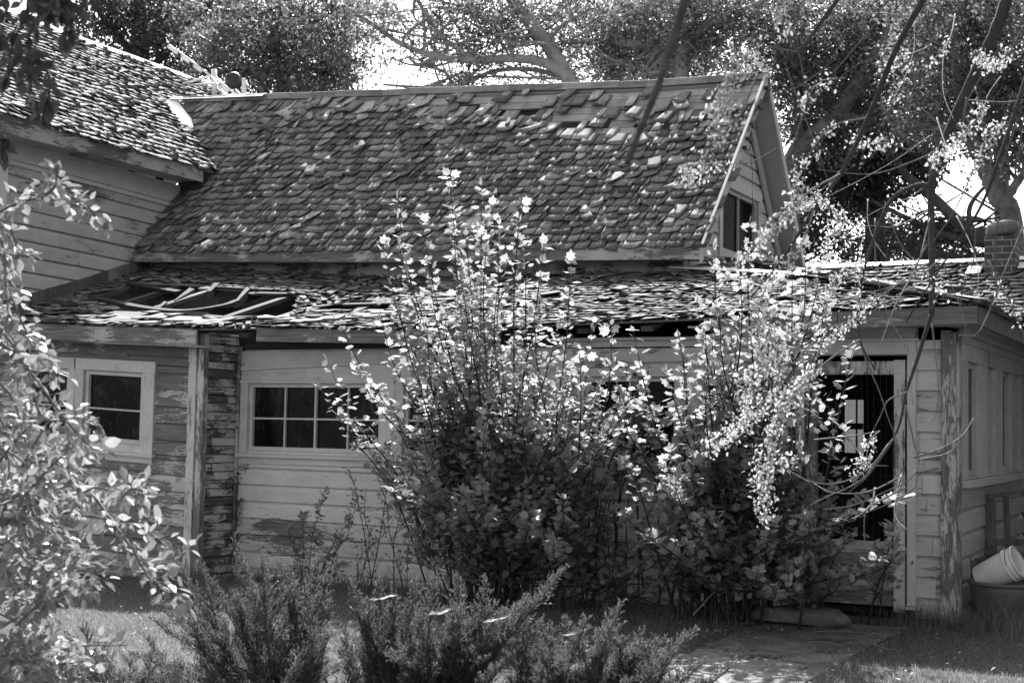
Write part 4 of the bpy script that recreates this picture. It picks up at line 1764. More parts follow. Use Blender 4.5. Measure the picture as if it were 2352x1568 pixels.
def scatter_tips(n, poly, ylo, yhi):
    xs, ys = [p[0] for p in poly], [p[1] for p in poly]
    out = []
    while len(out) < n:
        x, y = random.uniform(min(xs), max(xs)), random.uniform(min(ys), max(ys))
        if inside(x, y, poly):
            out.append(at_y(x, y, random.uniform(ylo, yhi)))
    return out


# the big sapling clump in the middle
T1 = tips([(1030, 402), (1040, 480), (1105, 425), (1120, 520), (1195, 468), (1210, 560), (912, 455), (915, 560), (965, 500), (905, 640), (1155, 600), (1310, 598),
           (1300, 690), (1365, 740), (1240, 640), (870, 700), (1060, 640), (985, 640), (940, 780), (1020, 720), (1250, 560), (1130, 470), (1070, 540), (880, 560)], 9.95, 10.5)
T1b = scatter_tips(9, [(1290, 800), (1470, 800), (1480, 1000), (1290, 1000)], 9.95, 10.7) + tips([(782, 748), (752, 825), (738, 895), (810, 830), (1405, 745), (1330, 800), (790, 960), (850, 880), (1440, 840)], 9.9, 10.5)
T1c = scatter_tips(24, [(860, 850), (900, 720), (1100, 640), (1300, 720), (1340, 900), (1300, 1150), (1000, 1200), (850, 1100), (810, 950)], 9.8, 10.9)
T1d = scatter_tips(12, [(860, 1090), (1300, 1060), (1300, 1250), (900, 1240)], 9.5, 10.3)
b1 = at_y(1130, 1350, 11.1)
bush1, n1 = sapling('poplar_sapling', 'tall sunlit lobed leaf sapling clump in front of the porch windows', 'sapling', (b1[0], 11.1, gz(b1[0], 11.1)), T1 + T1b + T1c + T1d, spread=.28)
# the second one by the door
T2 = tips([(1722, 510), (1640, 575), (1700, 600), (1850, 560), (1790, 640), (1900, 690), (1600, 690), (1560, 770), (1455, 760), (1530, 850),
           (1420, 900), (1960, 800), (1890, 600), (1660, 640), (1750, 560), (1820, 620), (1480, 900), (1620, 760), (1700, 700)], 9.95, 10.5)
T2b = scatter_tips(26, [(1440, 950), (1560, 760), (1750, 640), (1880, 700), (1880, 880), (1840, 1000), (1780, 1120), (1500, 1150), (1400, 1050)], 9.8, 10.9)
T2c = tips([(1430, 1060), (1430, 1180), (1480, 1230), (1560, 1130), (1640, 1180)], 9.6, 10.2)
b2 = at_y(1660, 1365, 11.3)
bush2, n2 = sapling('poplar_sapling', 'broad sunlit lobed leaf sapling hiding the wall left of the doorway', 'sapling', (b2[0], 11.3, gz(b2[0], 11.3)), T2 + T2b + T2c, r=.011, spread=.2)
# low leafy growth before the door
T3 = tips([(2085, 1140), (2060, 1190), (1990, 1130), (1920, 1110), (2050, 1230), (1850, 1180), (1780, 1200), (1900, 1240), (1700, 1240), (1640, 1260), (1960, 1230), (2020, 1280),
           (1740, 1310), (1820, 1330), (1600, 1190), (1560, 1240), (1950, 1180), (1880, 1280), (1830, 1290), (2070, 1260), (1930, 1330), (1780, 1350), (1700, 1340)], 9.7, 10.6)
b3 = at_y(1690, 1400, 11.45)
sapling('low_bush', 'low shaded leafy bush spreading before the doorway', 'bush', (b3[0], 11.45, gz(b3[0], 11.45)), T3, step=.055, side=(.15, .4), leaf=.066, spread=.3)
# dark undergrowth below the clumps
T4 = scatter_tips(26, [(900, 1240), (1480, 1200), (1700, 1260), (1660, 1350), (900, 1320)], 10.3, 11.3)
b4 = at_y(1380, 1390, 11.2)
sapling('low_bush', 'dark shaded undergrowth at the foot of the porch wall', 'bush', (b4[0], 11.2, gz(b4[0], 11.2)), T4, step=.07, side=(.12, .35), leaf=.062, spread=.7)
# ivy-like growth on the wall between the clumps
T5 = scatter_tips(12, [(1320, 860), (1480, 850), (1500, 1000), (1300, 1000)], 11.55, 11.8)
b5 = at_y(1400, 1330, 11.72)
sapling('climbing_shrub', 'shaded broad leaves climbing the wall behind the sunlit saplings', 'shrub', (b5[0], 11.72, gz(b5[0], 11.7)), T5, step=.09, side=(.08, .2), start=.55, leaf=.085, spread=.2)
# small seedlings against the bare wall
T6 = tips([(700, 1180), (745, 1130), (800, 1190), (665, 1210), (720, 1240), (770, 1230), (820, 1140), (690, 1250)], 11.1, 11.4)
b6 = at_y(735, 1330, 11.3)
sapling('small_shrub', 'small pale leaved shrub against the low boards', 'shrub', (b6[0], 11.3, gz(b6[0], 11.3)), T6, step=.035, side=(.08, .22), leaf=.05, shape='lobed', r=.006)
T7 = tips([(860, 1080), (905, 1060), (840, 1130), (930, 1120), (880, 1200), (960, 1150), (800, 1080)], 11.0, 11.5)
b7 = at_y(900, 1340, 11.3)
sapling('small_shrub', 'thin dark twiggy shrub between the small shrub and the big clump', 'shrub', (b7[0], 11.3, gz(b7[0], 11.3)), T7, step=.04, side=(.1, .28), leaf=.045, shape='rhomb', r=.006)
T8 = tips([(1400, 1345), (1390, 1365), (1412, 1370)], 9.6, 9.7)
b8 = at_z(1402, 1402, -.0)
sapling('seedling', 'tiny bright leaved seedling on the lawn above the juniper', 'seedling', (b8[0], b8[1], gz(b8[0], b8[1])), [at_y(x, y, b8[1]) for x, y in ((1400, 1345), (1388, 1372), (1415, 1368))],
        step=.03, side=(.03, .08), leaf=.035, r=.003)
T9 = tips([(548, 1090), (556, 1150), (545, 1230), (560, 1070)], 11.84, 11.87)
b9 = at_y(550, 1345, 11.85)
sapling('vine', 'thin dark vine climbing the inside corner of the porch wall', 'vine', (b9[0], 11.85, gz(b9[0], 11.85)), T9, step=.05, side=(.02, .05), leaf=.03, shape='curl', r=.005, mat='leaf_bg_dark', bend=.02)

# ------------------------------------------------------------------ junipers


def juniper(label, base, sprays, group='junipers along the front of the lawn', seed=1):
    t = thing('juniper', label, 'shrub', base, group)
    R = np.random.default_rng(seed)
    base = np.array(base, float)
    wood = MB()
    A, B = [], []          # branchlet start / end

    def plume(path, f0, rad, rr):
        wood.tube(path, rr, .0018, 5, .5)
        seg = [np.linalg.norm(path[i + 1] - path[i]) for i in range(len(path) - 1)]
        tot, acc = sum(seg), 0
        for i, sg in enumerate(seg):
            dr = (path[i + 1] - path[i]) / sg
            side = norm(np.cross(dr, (0, 0, 1)))
            up = np.cross(side, dr)
            m = max(1, int(sg / .0075))
            for k in range(m):
                f = (acc + sg * k / m) / tot
                if f < f0:
                    continue
                p = path[i] + (path[i + 1] - path[i]) * (k + R.random()) / m
                an = R.uniform(-.4, math.pi + .4)
                v = norm(dr * R.uniform(.9, 1.5) + (side * math.cos(an) + up * (.2 + math.sin(an))) * .7)
                bl = R.uniform(.4, 1.0) * rad * min(1.0, (1.03 - f) * 2.2 + .2)
                A.append(p)
                B.append(p + v * bl)
                if bl > .05:
                    for _ in range(2):
                        q = p + v * bl * R.uniform(.25, .8)
                        A.append(q)
                        B.append(q + norm(v + R.normal(0, .4, 3)) * bl * R.uniform(.3, .55))
            acc += sg

    for tip in sprays:
        tip = np.array(tip, float)
        b = base + R.normal(0, .12, 3) * (1, 1, .2)
        d = tip - b
        L = np.linalg.norm(d)
        mid = b + d * .55 + np.array((0, 0, -.10 * L)) + R.normal(0, .05, 3)
        path = smooth_path([b, b + d * .25 + (0, 0, -.02), mid, tip], 9)
        plume(path, .22, .15, .006 + .005 * L)
        for _ in range(5):
            i = int(R.uniform(.25, .72) * len(path))
            p0 = path[i]
            dr = norm(path[min(i + 3, len(path) - 1)] - p0)
            v = norm(dr + np.array((R.normal(0, .5), R.normal(0, .4), R.uniform(-.12, .32))))
            l2 = L * R.uniform(.2, .42)
            plume(smooth_path([p0, p0 + v * l2 * .5 + (0, 0, -.02), p0 + v * l2 + (0, 0, .05 * l2)], 5), .05, .10, .004)
    A, B = np.array(A), np.array(B)
    wood.build('branch', 'bark_dark', t, smooth=True)
    # needles along each branchlet
    L = np.linalg.norm(B - A, axis=1)
    cnt = np.maximum(4, (L / .0042).astype(int))
    idx = np.repeat(np.arange(len(A)), cnt)
    n = len(idx)
    fr = R.random(n)
    p = A[idx] + (B - A)[idx] * fr[:, None]
    d = norm((B - A)[idx])
    rnd = norm(R.normal(0, 1, (n, 3)))
    v = norm(d * .95 + rnd * .62)
    ln = R.uniform(.010, .022, n)
    s = norm(np.cross(v, R.normal(0, 1, (n, 3)))) * .0026
    V = np.stack([p - s, p + s, p + v * ln[:, None]], 1)
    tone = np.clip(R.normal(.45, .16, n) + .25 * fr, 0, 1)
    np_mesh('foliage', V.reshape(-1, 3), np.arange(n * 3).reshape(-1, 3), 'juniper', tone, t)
    return t, n


def jt(pts, y0=6.3, y1=7.0):
    return [at_y(x, y, random.uniform(y0, y1)) for x, y in pts]


def jbase(x, y):
    p = at_z(x, y, -.05)
    return (p[0], p[1], gz(p[0], p[1]))


J = []
J.append(juniper('juniper with the tallest upright sprays in front of the corner post', at_y(680, 1640, 6.5),
                 jt([(538, 1232), (550, 1300), (460, 1290), (405, 1290), (600, 1270), (640, 1290), (735, 1278), (700, 1340), (500, 1360), (580, 1370), (660, 1400), (420, 1400), (350, 1380),
                     (320, 1450), (760, 1380), (720, 1450), (560, 1460), (480, 1500), (620, 1500), (520, 1440), (790, 1450), (300, 1500), (720, 1560), (400, 1560)]), seed=3))
J.append(juniper('juniper with long sprays pointing right beneath the big sapling', at_y(930, 1650, 6.6),
                 jt([(800, 1322), (868, 1335), (835, 1375), (905, 1365), (960, 1340), (1000, 1325), (1055, 1320), (1120, 1330), (1298, 1306), (1210, 1370), (1140, 1390), (1060, 1390), (970, 1400), (900, 1430),
                     (830, 1450), (1010, 1450), (1080, 1460), (1150, 1450), (780, 1500), (900, 1500), (1000, 1520), (1100, 1530), (860, 1560), (1180, 1500), (960, 1570), (1230, 1385)]), seed=5))
J.append(juniper('lower sunlit juniper spreading beside the concrete path', at_y(1300, 1660, 6.7),
                 jt([(1430, 1382), (1350, 1420), (1290, 1420), (1240, 1430), (1400, 1440), (1600, 1447), (1530, 1470), (1560, 1490), (1690, 1522), (1620, 1520), (1480, 1450), (1450, 1500), (1340, 1480), (1260, 1490),
                     (1180, 1480), (1380, 1530), (1540, 1540), (1640, 1560), (1240, 1550), (1440, 1560), (1200, 1430), (1520, 1500)]), seed=7))
J.append(juniper('low dark juniper in the bottom corner under the foreground leaves', at_y(330, 1690, 6.3),
                 jt([(150, 1455), (190, 1430), (240, 1470), (300, 1500), (350, 1500), (120, 1510), (280, 1550), (220, 1530), (400, 1530), (450, 1560), (330, 1570), (180, 1560), (100, 1560)], 6.0, 6.5), seed=9))

# sheet webs slung between the sprays
for k, (x, y, w, h, lab) in enumerate(((880, 1360, 40, 10, 'small white cobweb sagging near the tall juniper'), (1135, 1410, 60, 14, 'wide bright cobweb slung across the long sprays'), (1010, 1395, 40, 18, 'ragged cobweb left of the wide one'),
                                       (1320, 1440, 60, 12, 'pale cobweb on the low juniper'), (1330, 1520, 40, 26, 'hanging cobweb low in the right juniper'))):
    c = at_y(x, y + 14, 6.4)
    V, Fc = [], []
    ww, hh = w / F * 1.5, h / F * 3.0
    for j in range(7):
        for i in range(9):
            a, b = i / 4 - 1, j / 3 - 1
            V.append((c[0] + a * ww, c[1] + b * .12 + a * ww * .4, c[2] + hh * (a * a + .6 * b * b) + random.uniform(-.006, .006)))
    for j in range(6):
        for i in range(8):
            q = j * 9 + i
            if random.random() < .85:
                Fc.append((q, q + 1, q + 10, q + 9))
    tag(np_mesh('cobweb', V, Fc, 'web', smooth=True), lab, 'cobweb', 'cobwebs on the junipers')

# ------------------------------------------------------------------ leafy shrub close on the left


def leafy_branches(name, label, cat, base, lines, Y, mat, leaf, shape='ovate', dens=.028, per=2, r=.007, tone=None, droop=.25, upness=.6, jit=.6, side=.07, stemname='branch', bark='bark_twig'):
    t = thing(name, label, cat, base)
    wood = MB()
    P, O = [], []
    for ln in lines:
        y0 = Y() if callable(Y) else Y
        y1 = y0 + random.uniform(-.12, .12)
        pts = [at_y(x, y, y0 + (y1 - y0) * i / max(1, len(ln) - 1)) for i, (x, y) in enumerate(ln)]
        path = smooth_path(pts, 7)
        wood.tube(path, r, .0016, 6, .5, knob=.2)
        for i in range(1, len(path)):
            sg = np.linalg.norm(path[i] - path[i - 1])
            dr = (path[i] - path[i - 1]) / (sg + 1e-9)
            m = max(1, int(round(sg / dens)))
            for k in range(m):
                p = path[i - 1] + (path[i] - path[i - 1]) * (k + random.random()) / m
                for _ in range(per):
                    v = norm(dr * random.uniform(.1, 1) + rng.normal(0, .7, 3))
                    st = random.uniform(.006, side)
                    P.append(p + v * st)
                    O.append(v)
                    if st > .02:
                        wood.tube([p, p + v * st], .0012, .0008, 3)
        P.append(path[-1])
        O.append(norm(path[-1] - path[-2]))
    wood.build(stemname, bark, t, smooth=True)
    leaves('foliage', P, O, leaf, mat, shape, upness, jit, t, tone, droop)
    return t


LL = [[(-60, 520), (20, 475), (70, 458), (135, 440), (190, 472), (236, 512)], [(105, 448), (128, 425), (130, 395)], [(-40, 480), (20, 520), (40, 570), (72, 585)],
      [(-60, 640), (0, 640), (30, 690), (60, 760), (110, 820), (128, 860)], [(-40, 500), (5, 560), (12, 640), (20, 740)], [(-60, 780), (20, 800), (90, 880), (140, 950), (190, 1010), (215, 1030)],
      [(-60, 700), (20, 780), (70, 870), (100, 960), (180, 960), (225, 975)], [(-50, 850), (20, 900), (50, 980), (70, 1060), (95, 1060)], [(-60, 900), (0, 960), (20, 1060), (15, 1150)],
      [(-60, 1290), (60, 1215), (150, 1160), (215, 1120), (270, 1130), (325, 1120)], [(130, 1175), (200, 1185), (290, 1200), (360, 1235), (440, 1262)], [(190, 1040), (170, 1080), (180, 1150)],
      [(290, 1200), (310, 1270), (350, 1330), (430, 1375)], [(210, 1130), (260, 1200), (330, 1290), (390, 1310)], [(-60, 1180), (20, 1200), (80, 1260), (110, 1330)], [(-60, 1000), (40, 1050), (110, 1120), (170, 1110)],
      [(280, 1140), (310, 1120), (330, 1160)]]
random.seed(5)
for _ in range(62):
    x, y = random.uniform(-80, 90), random.uniform(1060, 1580)
    l = random.uniform(80, 220)
    a = random.uniform(-1.1, .9)
    LL.append([(x, y), (x + l * .5 * math.cos(a), y + l * .5 * math.sin(a)), (x + l * math.cos(a) * .95, y + l * math.sin(a) + 20)])
for _ in range(4):
    x, y = random.uniform(-80, 10), random.uniform(620, 1000)
    l = random.uniform(50, 130)
    a = random.uniform(-.4, 1.3)
    LL.append([(x, y), (x + l * .5 * math.cos(a), y + l * .5 * math.sin(a)), (x + l * math.cos(a), y + l * math.sin(a) + 10)])
bl = at_y(-80, 1900, 4.2)
leafy_branches('leafy_shrub', 'bright pointed leaf shrub reaching in close on the left', 'shrub', (bl[0], 4.2, 0.0), LL, lambda: random.uniform(3.8, 4.5),
               'leaf_front', .052, dens=.024, per=2)

# dark leaves hanging into the top left corner, with an unseen crown added sunward to shade them
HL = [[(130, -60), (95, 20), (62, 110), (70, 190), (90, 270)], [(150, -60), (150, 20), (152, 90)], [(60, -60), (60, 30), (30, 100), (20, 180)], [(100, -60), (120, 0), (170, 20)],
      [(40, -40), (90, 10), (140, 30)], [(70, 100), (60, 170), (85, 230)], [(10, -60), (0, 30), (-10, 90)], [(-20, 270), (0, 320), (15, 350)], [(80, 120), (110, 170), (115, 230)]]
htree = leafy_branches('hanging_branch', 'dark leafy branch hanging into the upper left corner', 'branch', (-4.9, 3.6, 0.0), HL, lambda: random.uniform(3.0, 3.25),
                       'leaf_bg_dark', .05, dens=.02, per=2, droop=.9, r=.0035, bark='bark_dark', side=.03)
P, O = [], []
for _ in range(2600):
    c = at_y(80, 100, 3.1)
    k = random.uniform(2.0, 3.1)
    p = c + np.array((-.30, .586, .752)) * k + np.clip(rng.normal(0, .4, 3), -.75, .75)
    P.append(p)
    O.append(rng.normal(0, 1, 3))
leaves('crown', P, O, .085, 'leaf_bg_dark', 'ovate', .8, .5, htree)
mb = MB()
mb.tube(smooth_path([(-4.9, 3.6, -.05), (-4.95, 3.7, 1.5), (-4.7, 3.9, 3.2), (-4.3, 4.1, 4.6), (-3.9, 4.3, 5.2)]), .09, .03, 8)
mb.tube(smooth_path([(-4.3, 4.1, 4.6), (-3.8, 3.7, 4.3), at_y(130, -60, 3.1)]), .03, .006, 6)
mb.build('trunk', 'bark_dark', htree, smooth=True)

# ------------------------------------------------------------------ overhanging tree on the right
ot = thing('overhanging_tree', 'dark drooping limbs with pale seed clusters reaching in from the upper right', 'tree', (2.6, 7.2, 0.0))
TR = smooth_path([(2.6, 7.2, -.1), (2.55, 7.3, 2.0), (2.3, 7.4, 4.2), (1.7, 7.6, 6.4)])
mb = MB()
mb.tube(TR, .19, .09, 10)
mb.build('trunk', 'bark_limb', ot, smooth=True)


def limb(pts, Y0, Y1, r0, r1, start=None, name='limb'):
    n = len(pts)
    P = [at_y(x, y, Y0 + (Y1 - Y0) * i / (n - 1)) for i, (x, y) in enumerate(pts)]
    if start is not None:
        ext = P[0] + (P[0] - P[1]) / np.linalg.norm(P[0] - P[1]) * .7
        path = [np.array(start) * .98, np.array(start) * .4 + ext * .6 + (0, 0, .15), ext] + smooth_path(P, 8)
    else:
        path = smooth_path(P, 8)
    mb = MB()
    mb.tube(path, r0, r1, 8, .5, .8, .18)
    return mb, path


twigs = MB()
SP, SO = [], []          # seed discs


def cluster(path, f0, f1, n, spread):
    for _ in range(n):
        i = int(len(path) * random.uniform(f0, f1))
        i = min(max(0, i), len(path) - 1)
        SP.append(path[i] + rng.normal(0, spread, 3))
        SO.append(rng.normal(0, 1, 3) + (0, 0, -.6))


def twig(pts, Y0, Y1, r0=.006, r1=.002, seeds=0, f0=.3, f1=1.0, spread=.022, bud=0):
    n = len(pts)
    P = [at_y(x, y, Y0 + (Y1 - Y0) * i / (n - 1)) for i, (x, y) in enumerate(pts)]
    path = smooth_path(P, 7)
    twigs.tube(path, r0, r1, 5, .5, .8, .35)
    if seeds:
        cluster(path, f0, f1, seeds, spread)
    return path


m, pth = limb([(2330, -60), (2290, 60), (2210, 230), (2165, 340), (2140, 430), (2141, 600), (2140, 720)], 8.0, 8.3, .036, .016, (1.6, 7.8, 6.3))
m.build('limb', 'bark_limb', ot, smooth=True)
m, pth = limb([(1590, -50), (1540, 110), (1515, 190), (1470, 300), (1440, 378)], 2.9, 2.8, .0105, .007, (.6, 3.5, 4.4))
m.tube(smooth_path([(1.7, 7.6, 6.4), (1.4, 5.8, 6.0), (.9, 4.2, 5.0), (.6, 3.5, 4.4)]), .05, .0105, 7)
m.build('limb', 'bark_limb', ot, smooth=True)
m, pth = limb([(2150, -50), (2060, 110), (1995, 270), (1930, 400), (1870, 480), (1800, 590), (1720, 690)], 6.6, 6.9, .018, .004, (1.6, 7.2, 5.8))
m.build('limb', 'bark_limb', ot, smooth=True)
m, pth = limb([(2370, 140), (2300, 350), (2250, 480), (2170, 600), (2080, 740)], 7.2, 7.6, .013, .004, (1.8, 7.4, 5.4))
m.build('limb', 'bark_limb', ot, smooth=True)
m, pth = limb([(1960, -50), (1880, 60), (1830, 120), (1740, 170), (1680, 200)], 6.2, 6.0, .013, .004, (1.6, 7.0, 5.6))
m.build('limb', 'bark_limb', ot, smooth=True)
m, pth = limb([(2140, 425), (2095, 430), (2040, 470), (1990, 600), (1972, 700), (1975, 780), (2010, 850)], 8.2, 8.0, .016, .004)
m.build('limb', 'bark_limb', ot, smooth=True)
m, pth = limb([(2140, 720), (2105, 830), (2082, 900), (2060, 990), (2000, 1085), (1950, 1130)], 8.3, 8.5, .014, .003)
m.build('limb', 'bark_limb', ot, smooth=True)
# fine twigs before the door, rim lit
for pts in ([(2080, 930), (2100, 1020), (2110, 1060), (2090, 1100), (2030, 1130), (1960, 1160), (1890, 1170)], [(2100, 1050), (2160, 1030), (2210, 1000), (2236, 960)], [(2115, 1055), (2180, 1040), (2200, 1015), (2215, 968)],
            [(2050, 1010), (1990, 1080), (1920, 1110), (1860, 1105), (1820, 1085)], [(2040, 1020), (1980, 1100), (1900, 1140), (1860, 1160)], [(2060, 1100), (1990, 1130), (1910, 1130), (1870, 1110)],
            [(2080, 1120), (2020, 1150), (1990, 1170), (1985, 1220), (1990, 1255), (2010, 1268)], [(2010, 1120), (2000, 1160), (1960, 1190), (1955, 1170)], [(2070, 1090), (2060, 1140), (2100, 1120), (2110, 1080)],
            [(2070, 1110), (2055, 1180), (2090, 1220), (2120, 1215)], [(1975, 780), (1990, 830), (2020, 900), (2040, 960), (2060, 1010)], [(2141, 745), (2150, 830), (2155, 900), (2145, 960), (2110, 970)],
            [(2085, 900), (2040, 920), (2020, 960), (1990, 1020)], [(1905, 960), (1940, 990), (1990, 1060), (2040, 1070)], [(1870, 1010), (1960, 1000), (2020, 990)], [(1990, 640), (1900, 660), (1820, 690), (1760, 740)],
            [(2140, 600), (2080, 640), (2000, 690), (1900, 760)], [(2260, 330), (2200, 470), (2140, 560)], [(2130, 560), (2060, 690), (2010, 700), (1990, 740)], [(2352, 520), (2300, 640), (2250, 760), (2200, 770)],
            [(2270, 600), (2330, 720), (2360, 790)], [(2165, 340), (2100, 370), (2000, 400), (1880, 390)], [(2210, 230), (2300, 235), (2352, 230)], [(2190, 280), (2240, 200), (2352, 20)], [(2140, 480), (2060, 520), (1990, 520), (1900, 540)]):
    twig(pts, random.uniform(8.0, 8.6), random.uniform(8.0, 8.6), .006, .002)
# twigs that carry pale seed clusters
for pts, s, Y in (([(1830, 120), (1740, 110), (1690, 170), (1660, 230), (1640, 270)], 200, 5.2), ([(1740, 170), (1700, 260), (1640, 330), (1600, 390), (1580, 400)], 120, 5.2), ([(1930, 400), (1860, 440), (1800, 500), (1740, 560), (1660, 640)], 260, 6.0),
                  ([(1870, 480), (1840, 560), (1760, 660), (1740, 760), (1760, 850)], 300, 6.0), ([(1995, 270), (1900, 300), (1830, 420), (1850, 480)], 160, 6.6), ([(2100, 350), (2040, 330), (1990, 330), (1960, 310)], 130, 7.5),
                  ([(2240, 200), (2250, 260), (2190, 330), (2140, 370)], 240, 7.6), ([(2352, 60), (2310, 130), (2270, 150), (2250, 130)], 220, 7.5), ([(2352, 300), (2300, 290), (2260, 340), (2240, 400)], 160, 7.5), ([(1720, 690), (1760, 760), (1790, 850), (1740, 940), (1640, 1010)], 300, 6.3),
                  ([(1975, 780), (1900, 830), (1830, 900), (1780, 980), (1740, 1100), (1760, 1190)], 420, 6.4), ([(1900, 760), (1860, 850), (1790, 930), (1770, 1050), (1765, 1140)], 300, 6.4), ([(1760, 840), (1720, 870), (1710, 940)], 90, 6.2), ([(1740, 950), (1680, 1000), (1630, 1030)], 120, 6.3),
                  ([(2020, 990), (2000, 1010), (1985, 1060), (1960, 1080)], 130, 7.8), ([(1990, 600), (1940, 620), (1900, 680), (1880, 760)], 220, 7.8), ([(2080, 640), (2000, 700), (1930, 760), (1880, 800)], 200, 7.9), ([(1840, 980), (1830, 1050), (1790, 1070)], 60, 6.2),
                  ([(1860, 440), (1900, 470), (1930, 520), (1890, 560)], 140, 6.6), ([(1830, 120), (1800, 60), (1780, 20)], 60, 5.6), ([(1940, 180), (1880, 190), (1850, 240)], 80, 6.4), ([(1770, 170), (1745, 130)], 40, 5.4), ([(2130, 110), (2060, 140), (2020, 170)], 70, 7.2)):
    twig(pts, Y + .15, Y - .15, .005, .0018, s, .25, 1.0, .022)
# loose long bare twigs across the trees
for _ in range(34):
    x, y = random.uniform(1780, 2340), random.uniform(0, 640)
    a = random.uniform(.9, 2.6)
    l = random.uniform(120, 330)
    pts = [(x, y)]
    for k in range(3):
        a += random.uniform(-.35, .35)
        pts.append((pts[-1][0] + l / 3 * math.cos(a), pts[-1][1] + l / 3 * math.sin(a)))
    twig(pts, random.uniform(7.2, 8.8), random.uniform(7.2, 8.8), .0045, .0016, 40 if random.random() < .3 else 0, .5, 1.0, .02)
P, O = [], []
for _ in range(420):  # unseen overhead clumps added to dim skylight on the door wall
    c = np.array((random.uniform(-3.6, 3.5), random.uniform(3.5, 9.5), random.uniform(6.2, 9.0)))
    P.append(c + rng.normal(0, .32, (42, 3)))
    O.append(rng.normal(0, 1, (42, 3)))
for _ in range(800):  # unseen low clumps added to keep skylight off the side wall
    c = np.array((random.uniform(.6, 4.5), random.uniform(10.0, 18.5), random.uniform(.6, 7.5)))
    if c[0] < -.1 * c[1] + 1.6 + .0 * c[2]:
        c[0] += .6
    P.append(c + rng.normal(0, .3, (40, 3)))
    O.append(rng.normal(0, 1, (40, 3)))
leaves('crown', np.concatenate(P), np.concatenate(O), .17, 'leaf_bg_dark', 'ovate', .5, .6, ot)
twigs.build('branchwork', 'bark_twig', ot, smooth=True)
leaves('seed_cluster', SP, SO, .021, 'samara', 'curl', .2, 1.0, ot, None, .4)
print('bush leaves', n1, n2, 'juniper needles', [j[1] for j in J])
# ------------------------------------------------------------------ background trees


def tree(name, label, base, trunks, blobs, mat, leaf=.085, n=9000, bark='bark_dark', shape='rhomb', group='trees behind the house', sub=90, hollow=.55, upness=.4, clump=.32, bare=6):
    """trunks: (points, r0, r1); blobs: (centre, radii, weight) that the leaf clumps fill"""
    t = thing(name, label, 'tree', base, group)
    mb = MB()
    for pts, r0, r1 in trunks[:1]:
        mb.tube(smooth_path(pts, 7), r0, r1, 10, .5, .8, .12)
    mb.build('trunk', bark, t, smooth=True)
    if len(trunks) > 1:
        mb = MB()
        for pts, r0, r1 in trunks[1:]:
            mb.tube(smooth_path(pts, 7), r0, r1, 7, .5, .8, .15)
        mb.build('limb', bark, t, smooth=True)
    bm = MB()
    for _ in range(bare):
        pts, r0, r1 = trunks[random.randrange(len(trunks))]
        sp = smooth_path(pts, 7)
        p = sp[int(len(sp) * random.uniform(.35, .98))]
        c, rad, _w = blobs[random.randrange(len(blobs))]
        q = np.array(c) + rng.normal(0, .6, 3) * np.array(rad)
        m1 = p + (q - p) * .35 + rng.normal(0, .22, 3)
        m2 = p + (q - p) * .7 + rng.normal(0, .3, 3) - (0, 0, .15)
        br = smooth_path([p, m1, m2, q], 5)
        bm.tube(br, .03, .006, 5, .5, .8, .15)
        for _k in range(3):
            a = br[random.randrange(4, len(br) - 1)]
            e = a + (q - p) * random.uniform(.15, .4) + rng.normal(0, .5, 3)
            bm.tube(smooth_path([a, (a + e) / 2 + rng.normal(0, .1, 3), e], 4), .012, .004, 4)
    if bare:
        bm.build('branch', bark, t, smooth=True)
    W = np.array([b[2] for b in blobs], float)
    W /= W.sum()
    P, O = [], []
    tw = MB()
    nc = max(1, n // sub)
    for b in rng.choice(len(blobs), nc, p=W):
        c, rad, _ = blobs[b]
        v = norm(rng.normal(0, 1, 3))
        rr = rng.random() ** .4
        rr = hollow + (1 - hollow) * rr if rng.random() < .7 else rng.random()
        q = np.array(c) + v * np.array(rad) * rr
        d = norm(v + rng.normal(0, .5, 3) + (0, 0, .1))
        ln = clump * rng.uniform(.7, 2.2)
        m = int(sub * rng.uniform(.5, 1.5))
        f = rng.random(m)
        pts = q + d * ((f - .3) * ln)[:, None] + rng.normal(0, 1, (m, 3)) * (clump * (.25 + .5 * (1 - f)))[:, None] * (1, 1, .7)
        P.append(pts)
        O.append(norm(rng.normal(0, .8, (m, 3)) + d))
        e = q - d * ln * .3
        tw.tube([e - norm(v + (0, 0, .3)) * rng.uniform(.3, 1.2), e, q + d * ln * .7], .014, .004, 3)
    tw.build('branchwork', bark, t)
    leaves('crown', np.concatenate(P), np.concatenate(O), leaf, mat, shape, upness, .8, t)
    return t


def px(x, y, Y):
    return tuple(at_y(x, y, Y))


def blob(x, y, Y, rx, ry, w=1.0, dep=1.4):
    c = at_y(x, y, Y)
    k = np.linalg.norm(c - CAMP) / F
    return (c, (rx * k, dep, ry * k), w * rx * ry)


def gb(x, Y):
    p = at_y(x, 900, Y)
    return (p[0], Y, -.1)


tree('leafy_tree', 'dark dense tree behind the tall roof ridge', gb(320, 24),
     [([gb(320, 24), px(318, 300, 24), px(322, 120, 24), px(316, -40, 24)], .3, .16), ([px(320, 130, 24), px(250, 60, 24), px(200, -20, 24)], .10, .05), ([px(320, 180, 24), px(400, 100, 24), px(450, 0, 24)], .1, .05)],
     [blob(250, 40, 24, 150, 90), blob(420, 20, 23.5, 170, 80), blob(330, -30, 24, 200, 60), blob(480, 130, 24.5, 120, 90), blob(300, 130, 24, 120, 60)], 'leaf_bg_dark', .10, 21000)
tree('leafy_tree', 'rounded grey leaved tree behind the antenna', gb(640, 22),
     [([gb(650, 22), px(650, 250, 22), px(655, 100, 22), px(640, -20, 22)], .2, .08)],
     [blob(640, 120, 22, 130, 110), blob(560, 160, 21.5, 90, 70), blob(740, 150, 22, 90, 80), blob(680, 40, 22, 150, 60), blob(520, 60, 22.5, 100, 70), blob(790, 60, 22, 60, 90)], 'leaf_bg', .085, 20000)
